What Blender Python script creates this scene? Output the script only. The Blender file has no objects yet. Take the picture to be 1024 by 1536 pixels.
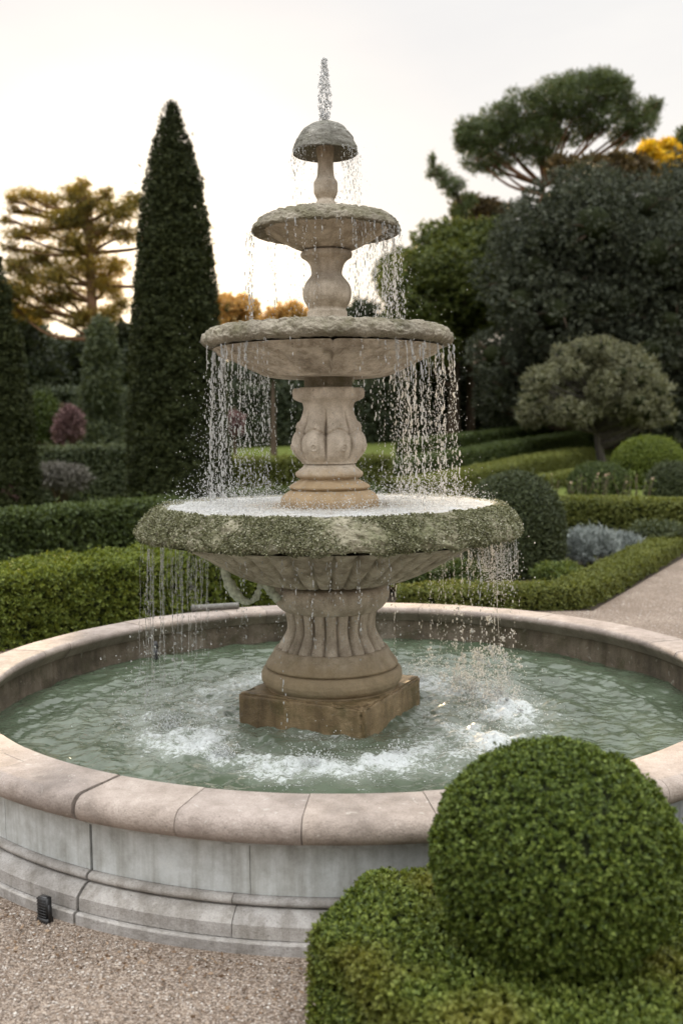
import bpy, math, random
import numpy as np
from mathutils import Vector

random.seed(7)
RNG = np.random.default_rng(11)
PI = math.pi
scene = bpy.context.scene
COL = scene.collection
R = math.radians

# ------------------------------------------------------------------ camera
F_PX, PITCH, ROLL, YAW, DIST, HC = 1493.0, 0.0779, -0.0119, 0.0117, 6.1718, 2.0241
CAM = np.array([0.0, -DIST, HC])
fw = np.array([math.sin(YAW) * math.cos(PITCH), math.cos(YAW) * math.cos(PITCH), -math.sin(PITCH)])
r0 = np.array([math.cos(YAW), -math.sin(YAW), 0.0])
u0 = np.cross(r0, fw)
cr = r0 * math.cos(ROLL) + u0 * math.sin(ROLL)
cu = -r0 * math.sin(ROLL) + u0 * math.cos(ROLL)


def ray(px, py):
    return fw + cr * ((px - 512) / F_PX) + cu * ((768 - py) / F_PX)


def at(px, py, Y):
    v = ray(px, py)
    return CAM + v * ((Y - CAM[1]) / v[1])


def onz(px, py, z):
    v = ray(px, py)
    return CAM + v * ((z - CAM[2]) / v[2])


def zy(py):
    return at(495, py, 0.0)[2]


def half(py, h):
    k = at(495 + h, py, 0.0)[0] - at(495, py, 0.0)[0]
    D = DIST
    return k / math.sqrt(1 + (k / D) ** 2)


cam_d = bpy.data.cameras.new("camera")
cam = bpy.data.objects.new("camera", cam_d)
COL.objects.link(cam)
from mathutils import Matrix
m = Matrix(((cr[0], cu[0], -fw[0], CAM[0]), (cr[1], cu[1], -fw[1], CAM[1]), (cr[2], cu[2], -fw[2], CAM[2]), (0, 0, 0, 1)))
cam.matrix_world = m
cam_d.sensor_fit = 'VERTICAL'
cam_d.sensor_height = 36.0
cam_d.lens = F_PX / 1536 * 36.0
cam_d.clip_start = 0.05
cam_d.clip_end = 2000
cam_d.dof.use_dof = True
cam_d.dof.focus_distance = 5.3
cam_d.dof.aperture_fstop = 1.7
scene.camera = cam

# ------------------------------------------------------------------ noise
_perm = np.random.default_rng(3).permutation(256)
_perm = np.concatenate([_perm, _perm, _perm])
_g = np.random.default_rng(4).normal(size=(256, 3))
_g /= np.linalg.norm(_g, axis=1)[:, None]


def perlin(p):
    p = np.asarray(p, float)
    i = np.floor(p).astype(int)
    f = p - i
    i &= 255
    u = f * f * f * (f * (f * 6 - 15) + 10)
    out = 0
    for dx in (0, 1):
        for dy in (0, 1):
            for dz in (0, 1):
                h = _perm[_perm[_perm[(i[:, 0] + dx) & 255] + ((i[:, 1] + dy) & 255)] + ((i[:, 2] + dz) & 255)]
                d = f - np.array([dx, dy, dz])
                w = (u[:, 0] if dx else 1 - u[:, 0]) * (u[:, 1] if dy else 1 - u[:, 1]) * (u[:, 2] if dz else 1 - u[:, 2])
                out = out + w * np.einsum('ij,ij->i', _g[h], d)
    return out


def fbm(p, o=4):
    a, s, t = 1.0, 0, 0
    for k in range(o):
        s = s + a * perlin(np.asarray(p) * 2 ** k + 17.3 * k)
        a *= 0.5
    return s


# ------------------------------------------------------------------ object helpers
def link(o, parent=None):
    COL.objects.link(o)
    if parent is not None:
        o.parent = parent
    return o


def tag(o, label=None, cat=None, group=None, kind=None):
    if label: o["label"] = label
    if cat: o["category"] = cat
    if group: o["group"] = group
    if kind: o["kind"] = kind
    return o


def empty(name, loc, label, cat, group=None):
    o = bpy.data.objects.new(name, None)
    o.empty_display_size = 0.2
    link(o)
    o.location = loc
    tag(o, label, cat, group)
    return o


def np_mesh(name, V, Fs, mat, parent=None, smooth=False, mats=None, midx=None):
    """V (n,3) in world coordinates; Fs array (m,k)"""
    V = np.asarray(V, np.float32)
    pp = parent
    while pp is not None:
        V = V - np.array(pp.location, np.float32)
        pp = pp.parent
    Fs = np.asarray(Fs, np.int32)
    me = bpy.data.meshes.new(name)
    me.vertices.add(len(V))
    me.vertices.foreach_set('co', V.ravel())
    me.loops.add(Fs.size)
    me.loops.foreach_set('vertex_index', Fs.ravel())
    me.polygons.add(len(Fs))
    me.polygons.foreach_set('loop_start', np.arange(len(Fs), dtype=np.int32) * Fs.shape[1])
    if smooth:
        me.polygons.foreach_set('use_smooth', np.ones(len(Fs), bool))
    me.update(calc_edges=True)
    for mm in (mats or [mat]):
        me.materials.append(mm)
    if midx is not None:
        me.polygons.foreach_set('material_index', np.asarray(midx, np.int32))
    o = bpy.data.objects.new(name, me)
    link(o, parent)
    return o


def quads_grid(nu, nv, wrap_u=False):
    """vertex index = u*nv+v"""
    U = nu if wrap_u else nu - 1
    a, b = np.meshgrid(np.arange(U), np.arange(nv - 1), indexing='ij')
    a2 = (a + 1) % nu
    return np.stack([a * nv + b, a2 * nv + b, a2 * nv + b + 1, a * nv + b + 1], -1).reshape(-1, 4)


def merge(parts):
    Vs, Fq, off = [], [], 0
    for V, Fc in parts:
        Fc = np.asarray(Fc)
        if Fc.shape[1] == 3:
            Fc = np.concatenate([Fc, Fc[:, 2:3]], 1)
        Vs.append(V); Fq.append(Fc + off); off += len(V)
    return np.concatenate(Vs), np.concatenate(Fq)


def resample(prof, step):
    prof = np.asarray(prof, float)
    out = [prof[0]]
    for a, b in zip(prof[:-1], prof[1:]):
        n = max(1, int(np.ceil(np.linalg.norm(b - a) / step)))
        for k in range(1, n + 1):
            out.append(a + (b - a) * k / n)
    return np.array(out)


def catmull(prof, n=6):
    P = np.asarray(prof, float)
    P = np.vstack([2 * P[0] - P[1], P, 2 * P[-1] - P[-2]])
    out = []
    for i in range(1, len(P) - 2):
        for k in range(n):
            t = k / n
            out.append(0.5 * (2 * P[i] + (P[i + 1] - P[i - 1]) * t + (2 * P[i - 1] - 5 * P[i] + 4 * P[i + 1] - P[i + 2]) * t * t
                              + (3 * P[i] - P[i - 1] - 3 * P[i + 1] + P[i + 2]) * t ** 3))
    out.append(P[-2])
    return np.array(out)


def lathe(prof, n=128, cx=0, cy=0, disp=None):
    """returns V,F ; disp(theta,r,z)->(r,z)"""
    prof = np.asarray(prof, float)
    th = np.linspace(0, 2 * PI, n, endpoint=False)
    T, _ = np.meshgrid(th, np.arange(len(prof)), indexing='ij')
    r = np.broadcast_to(prof[:, 0], T.shape).copy()
    z = np.broadcast_to(prof[:, 1], T.shape).copy()
    if disp is not None:
        r, z = disp(T, r, z)
    V = np.stack([cx + r * np.cos(T), cy + r * np.sin(T), z], -1).reshape(-1, 3)
    return V, quads_grid(n, len(prof), True)[:, ::-1]


def arc_solid(sec, a0, a1, n, cx=0, cy=0, jit=0.0):
    """closed cross-section polygon (r,z) swept between two angles, with end caps (fan quads)"""
    sec = np.asarray(sec, float)
    k = len(sec)
    th = np.linspace(a0, a1, n)
    V = np.stack([cx + sec[None, :, 0] * np.cos(th)[:, None], cy + sec[None, :, 0] * np.sin(th)[:, None],
                  np.broadcast_to(sec[None, :, 1], (n, k))], -1).reshape(-1, 3)
    Fq = []
    for i in range(n - 1):
        for j in range(k):
            j2 = (j + 1) % k
            Fq.append((i * k + j, (i + 1) * k + j, (i + 1) * k + j2, i * k + j2))
    c0 = sec.mean(0)
    ce = np.array([[cx + c0[0] * math.cos(a), cy + c0[0] * math.sin(a), c0[1]] for a in (a0, a1)])
    b = len(V)
    V = np.vstack([V, ce])
    for j in range(k):
        j2 = (j + 1) % k
        Fq.append((j, j2, b, b))
        Fq.append(((n - 1) * k + j2, (n - 1) * k + j, b + 1, b + 1))
    return V, np.array(Fq)


def fix_degenerate(o):
    o.data.validate(clean_customdata=False)


def tube(pts, rad, sides=8):
    pts = np.asarray(pts, float)
    rad = np.broadcast_to(np.asarray(rad, float), (len(pts),))
    t = np.gradient(pts, axis=0)
    t /= np.linalg.norm(t, axis=1)[:, None] + 1e-9
    ref = np.array([0.31, 0.2, 0.93]) if abs(t[:, 2]).mean() < 0.8 else np.array([1.0, 0.13, 0.05])
    a = np.cross(t, ref); a /= np.linalg.norm(a, axis=1)[:, None] + 1e-9
    b = np.cross(t, a)
    th = np.linspace(0, 2 * PI, sides, endpoint=False)
    V = pts[:, None, :] + rad[:, None, None] * (np.cos(th)[None, :, None] * a[:, None, :] + np.sin(th)[None, :, None] * b[:, None, :])
    V = V.reshape(-1, 3)
    n = len(pts)
    Fq = []
    for i in range(n - 1):
        for j in range(sides):
            j2 = (j + 1) % sides
            Fq.append((i * sides + j, i * sides + j2, (i + 1) * sides + j2, (i + 1) * sides + j))
    V = np.vstack([V, pts[0], pts[-1]])
    for j in range(sides):
        j2 = (j + 1) % sides
        Fq.append((j2, j, n * sides, n * sides))
        Fq.append(((n - 1) * sides + j, (n - 1) * sides + j2, n * sides + 1, n * sides + 1))
    return V, np.array(Fq)


def tri_mesh(name, parts, mat, parent=None, smooth=False):
    """merge quads (some degenerate) and clean"""
    V, Fq = merge(parts)
    deg = Fq[:, 2] == Fq[:, 3]
    T = np.vstack([Fq[~deg][:, [0, 1, 2]], Fq[~deg][:, [0, 2, 3]], Fq[deg][:, :3]])
    return np_mesh(name, V, T, mat, parent, smooth)


def box(cx, cy, cz, sx, sy, sz, rz=0.0, bev=0.0):
    s = np.array([[-1, -1, -1], [1, -1, -1], [1, 1, -1], [-1, 1, -1], [-1, -1, 1], [1, -1, 1], [1, 1, 1], [-1, 1, 1]], float)
    V = s * np.array([sx, sy, sz]) / 2
    c, s_ = math.cos(rz), math.sin(rz)
    V = np.stack([V[:, 0] * c - V[:, 1] * s_ + cx, V[:, 0] * s_ + V[:, 1] * c + cy, V[:, 2] + cz], -1)
    return V, np.array([(0, 3, 2, 1), (4, 5, 6, 7), (0, 1, 5, 4), (1, 2, 6, 5), (2, 3, 7, 6), (3, 0, 4, 7)])


def sphere(c, r, nu=24, nv=14, amp=0.0, fr=1.0, zmin=None):
    th = np.linspace(0, 2 * PI, nu, endpoint=False)
    ph = np.linspace(0.02, PI - 0.02, nv)
    T, P = np.meshgrid(th, ph, indexing='ij')
    d = np.stack([np.sin(P) * np.cos(T), np.sin(P) * np.sin(T), -np.cos(P)], -1).reshape(-1, 3)
    s = np.ones(len(d))
    if amp:
        s = 1 + amp * fbm(d * fr + np.asarray(c) * 1.37, 2)
    V = np.asarray(c) + d * s[:, None] * np.asarray(r)
    if zmin is not None:
        V[:, 2] = np.maximum(V[:, 2], zmin)
    return V, quads_grid(nu, nv, True)


# ------------------------------------------------------------------ materials
def mat_new(name):
    mt = bpy.data.materials.new(name)
    mt.use_nodes = True
    nt = mt.node_tree
    nt.nodes.clear()
    return mt, nt, nt.nodes, nt.links


def nd(nt, typ, **kw):
    n = nt.nodes.new(typ)
    for k, v in kw.items():
        if k in n.inputs.keys():
            n.inputs[k].default_value = v
        else:
            setattr(n, k, v)
    return n


def ramp(nt, fac, stops):
    n = nt.nodes.new('ShaderNodeValToRGB')
    e = n.color_ramp.elements
    while len(e) > len(stops):
        e.remove(e[-1])
    while len(e) < len(stops):
        e.new(0.5)
    for q, (p, c) in zip(e, stops):
        q.position = p
        q.color = (c[0], c[1], c[2], 1) if hasattr(c, '__len__') else (c, c, c, 1)
    nt.links.new(fac, n.inputs['Fac'])
    return n.outputs['Color']


def noise(nt, vec, scale, detail=4, rough=0.55, dist=0.0):
    n = nd(nt, 'ShaderNodeTexNoise', Scale=scale, Detail=detail, Roughness=rough, Distortion=dist)
    if vec is not None:
        nt.links.new(vec, n.inputs['Vector'])
    return n.outputs['Fac']


def mix(nt, fac, a, b, blend='MIX'):
    n = nt.nodes.new('ShaderNodeMix')
    n.data_type = 'RGBA'
    n.blend_type = blend
    for s, v in ((n.inputs[0], fac), (n.inputs[6], a), (n.inputs[7], b)):
        if isinstance(v, (int, float)):
            s.default_value = v if s.type == 'VALUE' else (v, v, v, 1)
        elif isinstance(v, (tuple, list)):
            s.default_value = (v[0], v[1], v[2], 1)
        else:
            nt.links.new(v, s)
    return n.outputs[2]


def mth(nt, op, a, b=None, clamp=False):
    n = nt.nodes.new('ShaderNodeMath')
    n.operation = op
    n.use_clamp = clamp
    for s, v in zip(n.inputs, (a, b)):
        if v is None: continue
        if isinstance(v, (int, float)): s.default_value = v
        else: nt.links.new(v, s)
    return n.outputs[0]


def mapping(nt, vec, scale=(1, 1, 1), loc=(0, 0, 0)):
    n = nt.nodes.new('ShaderNodeMapping')
    n.inputs['Scale'].default_value = scale
    n.inputs['Location'].default_value = loc
    nt.links.new(vec, n.inputs['Vector'])
    return n.outputs[0]


def objco(nt):
    return nt.nodes.new('ShaderNodeTexCoord').outputs['Object']


def bump(nt, h, strength, dist):
    n = nd(nt, 'ShaderNodeBump', Strength=strength, Distance=dist)
    nt.links.new(h, n.inputs['Height'])
    return n.outputs[0]


def out(nt, sh):
    o = nt.nodes.new('ShaderNodeOutputMaterial')
    nt.links.new(sh, o.inputs['Surface'])


def bsdf(nt, color, rough=0.7, spec=0.3, normal=None, **kw):
    b = nt.nodes.new('ShaderNodeBsdfPrincipled')
    if isinstance(color, (tuple, list)):
        b.inputs['Base Color'].default_value = (*color, 1)
    else:
        nt.links.new(color, b.inputs['Base Color'])
    if isinstance(rough, (int, float)): b.inputs['Roughness'].default_value = rough
    else: nt.links.new(rough, b.inputs['Roughness'])
    b.inputs['Specular IOR Level'].default_value = spec
    if normal is not None: nt.links.new(normal, b.inputs['Normal'])
    for k, v in kw.items():
        b.inputs[k.replace('_', ' ')].default_value = v
    return b.outputs[0]


def stone(name, light, mid, dark, moss=None, mossamt=0.0, wet=None, wetz=None, streak=0.4, island=0.0, grain=1.0, rough=0.75, lichen=0.25, up_moss=0.0):
    mt, nt, N, L = mat_new(name)
    co = objco(nt)
    big = noise(nt, co, 2.3, 5, 0.6, 0.4)
    c = ramp(nt, big, [(0.30, dark), (0.5, mid), (0.72, light)])
    md = noise(nt, co, 11, 5, 0.65)
    c = mix(nt, 0.75, c, ramp(nt, md, [(0.3, (0.62, 0.60, 0.57)), (0.6, (1, 1, 1)), (0.8, (1.12, 1.1, 1.08))]), 'MULTIPLY')
    if streak:
        st = noise(nt, mapping(nt, co, (9, 9, 0.7)), 1.6, 5, 0.65)
        c = mix(nt, streak, c, ramp(nt, st, [(0.36, (0.45, 0.42, 0.36)), (0.56, (1, 1, 1))]), 'MULTIPLY')
    fine = noise(nt, co, 140, 3, 0.7)
    c = mix(nt, 0.6 * grain, c, ramp(nt, fine, [(0.32, (0.62, 0.6, 0.58)), (0.52, (1, 1, 1)), (0.72, (1.2, 1.2, 1.18))]), 'MULTIPLY')
    if lichen:
        li = noise(nt, co, 26, 3, 0.5, 0.8)
        c = mix(nt, ramp(nt, li, [(0.66, 0.0), (0.70, lichen)]), c, (0.62, 0.6, 0.54))
        pit = noise(nt, co, 60, 2, 0.5)
        c = mix(nt, ramp(nt, pit, [(0.26, 0.55), (0.33, 0.0)]), c, (0.09, 0.08, 0.065))
    if moss is not None:
        mo = noise(nt, co, 6.5, 6, 0.7)
        mf = ramp(nt, mo, [(0.62 - 0.35 * mossamt, 0.0), (0.78 - 0.35 * mossamt, min(1, 0.25 + mossamt))])
        c = mix(nt, mf, c, mix(nt, noise(nt, co, 90, 3, 0.7), tuple(0.55 * q for q in moss), tuple(1.5 * q for q in moss)))
    if up_moss:
        ge = nt.nodes.new('ShaderNodeNewGeometry')
        sx = nt.nodes.new('ShaderNodeSeparateXYZ')
        L.new(ge.outputs['Normal'], sx.inputs[0])
        up = mth(nt, 'MULTIPLY', mth(nt, 'MULTIPLY', sx.outputs['Z'], up_moss, True), noise(nt, co, 8, 5, 0.7))
        c = mix(nt, up, c, (0.16, 0.15, 0.10))
    if wet is not None:
        sx = nt.nodes.new('ShaderNodeSeparateXYZ')
        L.new(co, sx.inputs[0])
        wn = mth(nt, 'ADD', sx.outputs['Z'], mth(nt, 'MULTIPLY', mth(nt, 'SUBTRACT', noise(nt, co, 7, 5, 0.65), 0.5), 0.22))
        wf = nd(nt, 'ShaderNodeMapRange')
        wf.inputs['From Min'].default_value = wetz[1]
        wf.inputs['From Max'].default_value = wetz[0]
        L.new(wn, wf.inputs['Value'])
        c = mix(nt, mth(nt, 'MULTIPLY', wf.outputs[0], 0.85), c, mix(nt, md, tuple(0.6 * q for q in wet), tuple(1.35 * q for q in wet)))
    if island:
        ge = nt.nodes.new('ShaderNodeNewGeometry')
        c = mix(nt, 1.0, c, ramp(nt, ge.outputs['Random Per Island'], [(0, (1 - island, 1 - island, 1 - island * 0.8)), (1, (1 + island * 0.6, 1 + island * 0.5, 1 + island * 0.4))]), 'MULTIPLY')
    h = mth(nt, 'ADD', mth(nt, 'MULTIPLY', noise(nt, co, 34, 5, 0.7), 0.7 * grain), mth(nt, 'MULTIPLY', fine, 0.3))
    out(nt, bsdf(nt, c, rough, 0.35, bump(nt, h, 0.7, 0.016 * grain)))
    return mt


def leafmat(name, stops, trans=0.28, tcol=None, patch=0.0, patch_col=None, pscale=2.0, rough=0.5, spec=0.25):
    mt, nt, N, L = mat_new(name)
    ge = nt.nodes.new('ShaderNodeNewGeometry')
    co = objco(nt)
    rnd = mth(nt, 'ADD', mth(nt, 'MULTIPLY', ge.outputs['Random Per Island'], 0.6), mth(nt, 'MULTIPLY', noise(nt, co, pscale, 3, 0.6), 0.45))
    c = ramp(nt, rnd, stops)
    if patch:
        pf = ramp(nt, noise(nt, mapping(nt, co, (1, 1, 1), (3.1, 1.7, 5.2)), pscale * 0.7, 3, 0.55), [(0.56 - 0.1 * patch, 0.0), (0.72, patch)])
        c = mix(nt, pf, c, patch_col)
    b = bsdf(nt, c, rough, spec)
    t = nt.nodes.new('ShaderNodeBsdfTranslucent')
    L.new(mix(nt, 1.0, c, tcol or (1.5, 1.35, 0.6), 'MULTIPLY'), t.inputs['Color'])
    ms = nt.nodes.new('ShaderNodeMixShader')
    ms.inputs[0].default_value = trans
    L.new(b, ms.inputs[1]); L.new(t.outputs[0], ms.inputs[2])
    out(nt, ms.outputs[0])
    return mt


def plainmat(name, col, rough=0.6, spec=0.3, nscale=12, var=0.25, bmp=0.3, metal=0.0):
    mt, nt, N, L = mat_new(name)
    co = objco(nt)
    n = noise(nt, co, nscale, 5, 0.6)
    c = ramp(nt, n, [(0.3, tuple(q * (1 - var) for q in col)), (0.7, tuple(q * (1 + var) for q in col))])
    out(nt, bsdf(nt, c, rough, spec, bump(nt, n, bmp, 0.01), Metallic=metal))
    return mt


def barkmat(name, col):
    mt, nt, N, L = mat_new(name)
    co = objco(nt)
    n = noise(nt, mapping(nt, co, (6, 6, 1.2)), 2.0, 6, 0.7)
    c = ramp(nt, n, [(0.3, tuple(q * 0.45 for q in col)), (0.7, tuple(q * 1.3 for q in col))])
    out(nt, bsdf(nt, c, 0.9, 0.1, bump(nt, n, 0.8, 0.05)))
    return mt


M = {}
# stone of the fountain
M['shaft'] = stone('weathered_limestone', (0.68, 0.61, 0.51), (0.57, 0.50, 0.41), (0.36, 0.31, 0.245), moss=(0.10, 0.095, 0.04), mossamt=0.12, streak=0.55)
M['baluster'] = stone('pale_limestone', (0.74, 0.67, 0.57), (0.65, 0.575, 0.48), (0.46, 0.395, 0.32), streak=0.4, wet=(0.36, 0.25, 0.13), wetz=(1.56, 1.68))
M['bowl'] = stone('bowl_limestone', (0.68, 0.61, 0.51), (0.56, 0.495, 0.405), (0.34, 0.29, 0.23), moss=(0.10, 0.09, 0.05), mossamt=0.15, streak=0.75)
M['rim'] = stone('lichen_stone', (0.46, 0.42, 0.34), (0.30, 0.27, 0.21), (0.11, 0.10, 0.075), moss=(0.12, 0.11, 0.058), mossamt=0.5, streak=0.2, grain=1.65, lichen=0.6)
M['cap'] = stone('grey_cap_stone', (0.28, 0.27, 0.24), (0.18, 0.175, 0.15), (0.085, 0.085, 0.065), moss=(0.10, 0.10, 0.06), mossamt=0.4, streak=0.1, grain=1.4, lichen=0.4)
M['base'] = stone('stained_base_stone', (0.62, 0.55, 0.45), (0.50, 0.435, 0.345), (0.33, 0.275, 0.20), moss=(0.13, 0.10, 0.035), mossamt=0.3, streak=0.5, wet=(0.25, 0.19, 0.11), wetz=(0.42, 0.60))
M['plinth'] = stone('algae_plinth_stone', (0.36, 0.27, 0.16), (0.25, 0.18, 0.095), (0.12, 0.085, 0.045), moss=(0.07, 0.06, 0.02), mossamt=0.4, streak=0.6, lichen=0.1, rough=0.5)
M['mossrim'] = stone('moss_bed', (0.42, 0.39, 0.30), (0.27, 0.255, 0.175), (0.12, 0.115, 0.07), moss=(0.13, 0.14, 0.065), mossamt=0.45, streak=0.0, grain=1.6, lichen=0.3)
# pool
M['coping'] = stone('pinkish_coping_stone', (0.44, 0.38, 0.335), (0.36, 0.305, 0.265), (0.235, 0.20, 0.175), streak=0.0, island=0.10, lichen=0.3)
M['panel'] = stone('pale_grey_panel_stone', (0.58, 0.61, 0.605), (0.53, 0.56, 0.56), (0.45, 0.48, 0.475), streak=0.52, island=0.05, lichen=0.0, grain=0.35)
M['mould'] = stone('grey_moulding_stone', (0.50, 0.48, 0.46), (0.42, 0.405, 0.385), (0.30, 0.285, 0.265), streak=0.45, island=0.08, lichen=0.2)
M['inner'] = stone('damp_inner_stone', (0.30, 0.26, 0.21), (0.20, 0.165, 0.125), (0.09, 0.075, 0.055), moss=(0.06, 0.06, 0.025), mossamt=0.35, streak=0.6, lichen=0.3)
M['mortar'] = plainmat('dark_mortar', (0.07, 0.062, 0.055), 0.9, 0.1, 30)
# foliage
M['box_fg'] = leafmat('boxwood_leaf', [(0.2, (0.028, 0.048, 0.008)), (0.5, (0.075, 0.112, 0.018)), (0.8, (0.175, 0.225, 0.045))], 0.25)
M['box_top'] = leafmat('boxwood_hedge_leaf', [(0.2, (0.036, 0.056, 0.010)), (0.5, (0.092, 0.130, 0.022)), (0.8, (0.20, 0.245, 0.05))], 0.25, patch=0.8, patch_col=(0.20, 0.19, 0.04), pscale=3)
M['box_bright'] = leafmat('bright_hedge_leaf', [(0.15, (0.05, 0.075, 0.012)), (0.5, (0.11, 0.145, 0.022)), (0.85, (0.20, 0.235, 0.04))], 0.3, pscale=1.5)
M['hedge_dark'] = leafmat('dark_hedge_leaf', [(0.15, (0.03, 0.045, 0.014)), (0.5, (0.055, 0.08, 0.022)), (0.85, (0.09, 0.12, 0.03))], 0.22, pscale=1.0)
M['hedge_grey'] = leafmat('grey_green_hedge_leaf', [(0.15, (0.04, 0.055, 0.03)), (0.5, (0.07, 0.088, 0.045)), (0.85, (0.12, 0.14, 0.065))], 0.2, pscale=1.0)
M['hedge_mid'] = leafmat('yellow_green_hedge_leaf', [(0.15, (0.06, 0.075, 0.018)), (0.5, (0.12, 0.14, 0.032)), (0.85, (0.19, 0.205, 0.055))], 0.28, pscale=1.2)
M['cypress'] = leafmat('cypress_leaf', [(0.2, (0.017, 0.023, 0.009)), (0.5, (0.032, 0.041, 0.015)), (0.8, (0.060, 0.070, 0.026))], 0.12, pscale=0.8, spec=0.1)
M['oak'] = leafmat('holm_oak_leaf', [(0.2, (0.027, 0.034, 0.023)), (0.5, (0.055, 0.064, 0.044)), (0.8, (0.11, 0.12, 0.084))], 0.15, tcol=(1.2, 1.2, 0.7), pscale=0.5, spec=0.1)
M['dense'] = leafmat('green_tree_leaf', [(0.2, (0.034, 0.050, 0.015)), (0.5, (0.075, 0.098, 0.025)), (0.8, (0.15, 0.175, 0.045))], 0.25, pscale=0.4)
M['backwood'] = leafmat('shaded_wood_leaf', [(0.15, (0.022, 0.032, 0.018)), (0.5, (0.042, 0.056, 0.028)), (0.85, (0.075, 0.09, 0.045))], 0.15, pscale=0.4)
M['pine'] = leafmat('stone_pine_needles', [(0.15, (0.035, 0.055, 0.022)), (0.5, (0.070, 0.098, 0.034)), (0.85, (0.12, 0.15, 0.05))], 0.2, pscale=0.5)
M['cedar'] = leafmat('cedar_needles', [(0.2, (0.050, 0.058, 0.022)), (0.5, (0.115, 0.115, 0.036)), (0.8, (0.24, 0.20, 0.06))], 0.45, tcol=(2.6, 2.0, 0.8), patch=0.85, patch_col=(0.38, 0.31, 0.08), pscale=0.25)  # golden patches put the low sun's glow into the needle colour
M['golden'] = leafmat('sunlit_golden_leaf', [(0.2, (0.30, 0.20, 0.07)), (0.5, (0.52, 0.36, 0.14)), (0.8, (0.66, 0.48, 0.2))], 0.4, tcol=(1.4, 1.1, 0.6), pscale=0.4)  # warm sunlight on the far trees put into the leaf colour
M['yellow'] = leafmat('yellow_autumn_leaf', [(0.2, (0.34, 0.22, 0.015)), (0.5, (0.60, 0.43, 0.03)), (0.8, (0.78, 0.60, 0.07))], 0.45, tcol=(1.4, 1.2, 0.5), pscale=0.4)
M['russet'] = leafmat('russet_leaf', [(0.2, (0.045, 0.036, 0.018)), (0.5, (0.085, 0.066, 0.033)), (0.8, (0.14, 0.10, 0.05))], 0.3, pscale=0.4)
M['olive'] = leafmat('olive_leaf', [(0.2, (0.085, 0.090, 0.048)), (0.5, (0.155, 0.16, 0.092)), (0.8, (0.25, 0.25, 0.155))], 0.2, tcol=(1.2, 1.1, 0.7), pscale=0.7)
M['lime'] = leafmat('lime_topiary_leaf', [(0.2, (0.06, 0.085, 0.014)), (0.5, (0.11, 0.15, 0.022)), (0.8, (0.17, 0.21, 0.04))], 0.3, pscale=0.8)
M['domeleaf'] = leafmat('dark_topiary_leaf', [(0.15, (0.026, 0.036, 0.016)), (0.5, (0.048, 0.064, 0.026)), (0.85, (0.085, 0.10, 0.042))], 0.15, pscale=0.8)
M['silver'] = leafmat('silver_leaf', [(0.2, (0.13, 0.15, 0.135)), (0.5, (0.22, 0.25, 0.235)), (0.8, (0.34, 0.37, 0.35))], 0.2, tcol=(1, 1, 1), pscale=2)
M['bedgreen'] = leafmat('bed_plant_leaf', [(0.15, (0.05, 0.075, 0.02)), (0.5, (0.10, 0.14, 0.035)), (0.85, (0.17, 0.20, 0.06))], 0.3, pscale=2)
M['pink'] = leafmat('pink_blossom', [(0.2, (0.09, 0.055, 0.055)), (0.5, (0.16, 0.095, 0.095)), (0.8, (0.26, 0.16, 0.15))], 0.3, tcol=(1, 0.9, 0.9), pscale=1)
M['rosef'] = leafmat('pale_rose_petal', [(0.15, (0.45, 0.30, 0.24)), (0.5, (0.62, 0.48, 0.38)), (0.85, (0.75, 0.62, 0.5))], 0.2, tcol=(1, 0.95, 0.9), pscale=1)
M['greybush'] = leafmat('grey_shrub_leaf', [(0.15, (0.085, 0.08, 0.065)), (0.5, (0.14, 0.13, 0.11)), (0.85, (0.20, 0.19, 0.16))], 0.2, tcol=(1, 1, 0.9), pscale=1)
M['moss'] = leafmat('moss_tuft', [(0.2, (0.070, 0.075, 0.034)), (0.42, (0.145, 0.150, 0.075)), (0.62, (0.22, 0.222, 0.128)), (0.88, (0.40, 0.395, 0.31))], 0.1, tcol=(1.1, 1.1, 0.7), pscale=6)
M['litter'] = leafmat('dry_leaf', [(0.15, (0.10, 0.06, 0.035)), (0.5, (0.20, 0.13, 0.08)), (0.85, (0.34, 0.25, 0.17))], 0.1, tcol=(1, 0.9, 0.7), pscale=3)
M['core_fill'] = plainmat('dark_core_fill', (0.028, 0.034, 0.016), 0.95, 0.05, 25, 0.4)  # dark filler colour standing in for shade inside the foliage
M['bark'] = barkmat('brown_bark', (0.10, 0.075, 0.055))
M['barkg'] = barkmat('grey_bark', (0.13, 0.12, 0.105))
M['barko'] = barkmat('orange_bark', (0.20, 0.115, 0.07))
M['black'] = plainmat('black_lamp_metal', (0.012, 0.012, 0.013), 0.4, 0.5, 40, 0.2, 0.1)
M['lens'] = plainmat('dark_lens', (0.02, 0.02, 0.022), 0.1, 0.6, 40, 0.2, 0.0)
M['pipe'] = plainmat('weathered_pipe', (0.16, 0.155, 0.14), 0.7, 0.3, 20, 0.3)
M['verdigris'] = plainmat('pale_green_crust', (0.46, 0.50, 0.40), 0.8, 0.2, 40, 0.4, 0.8)


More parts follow.
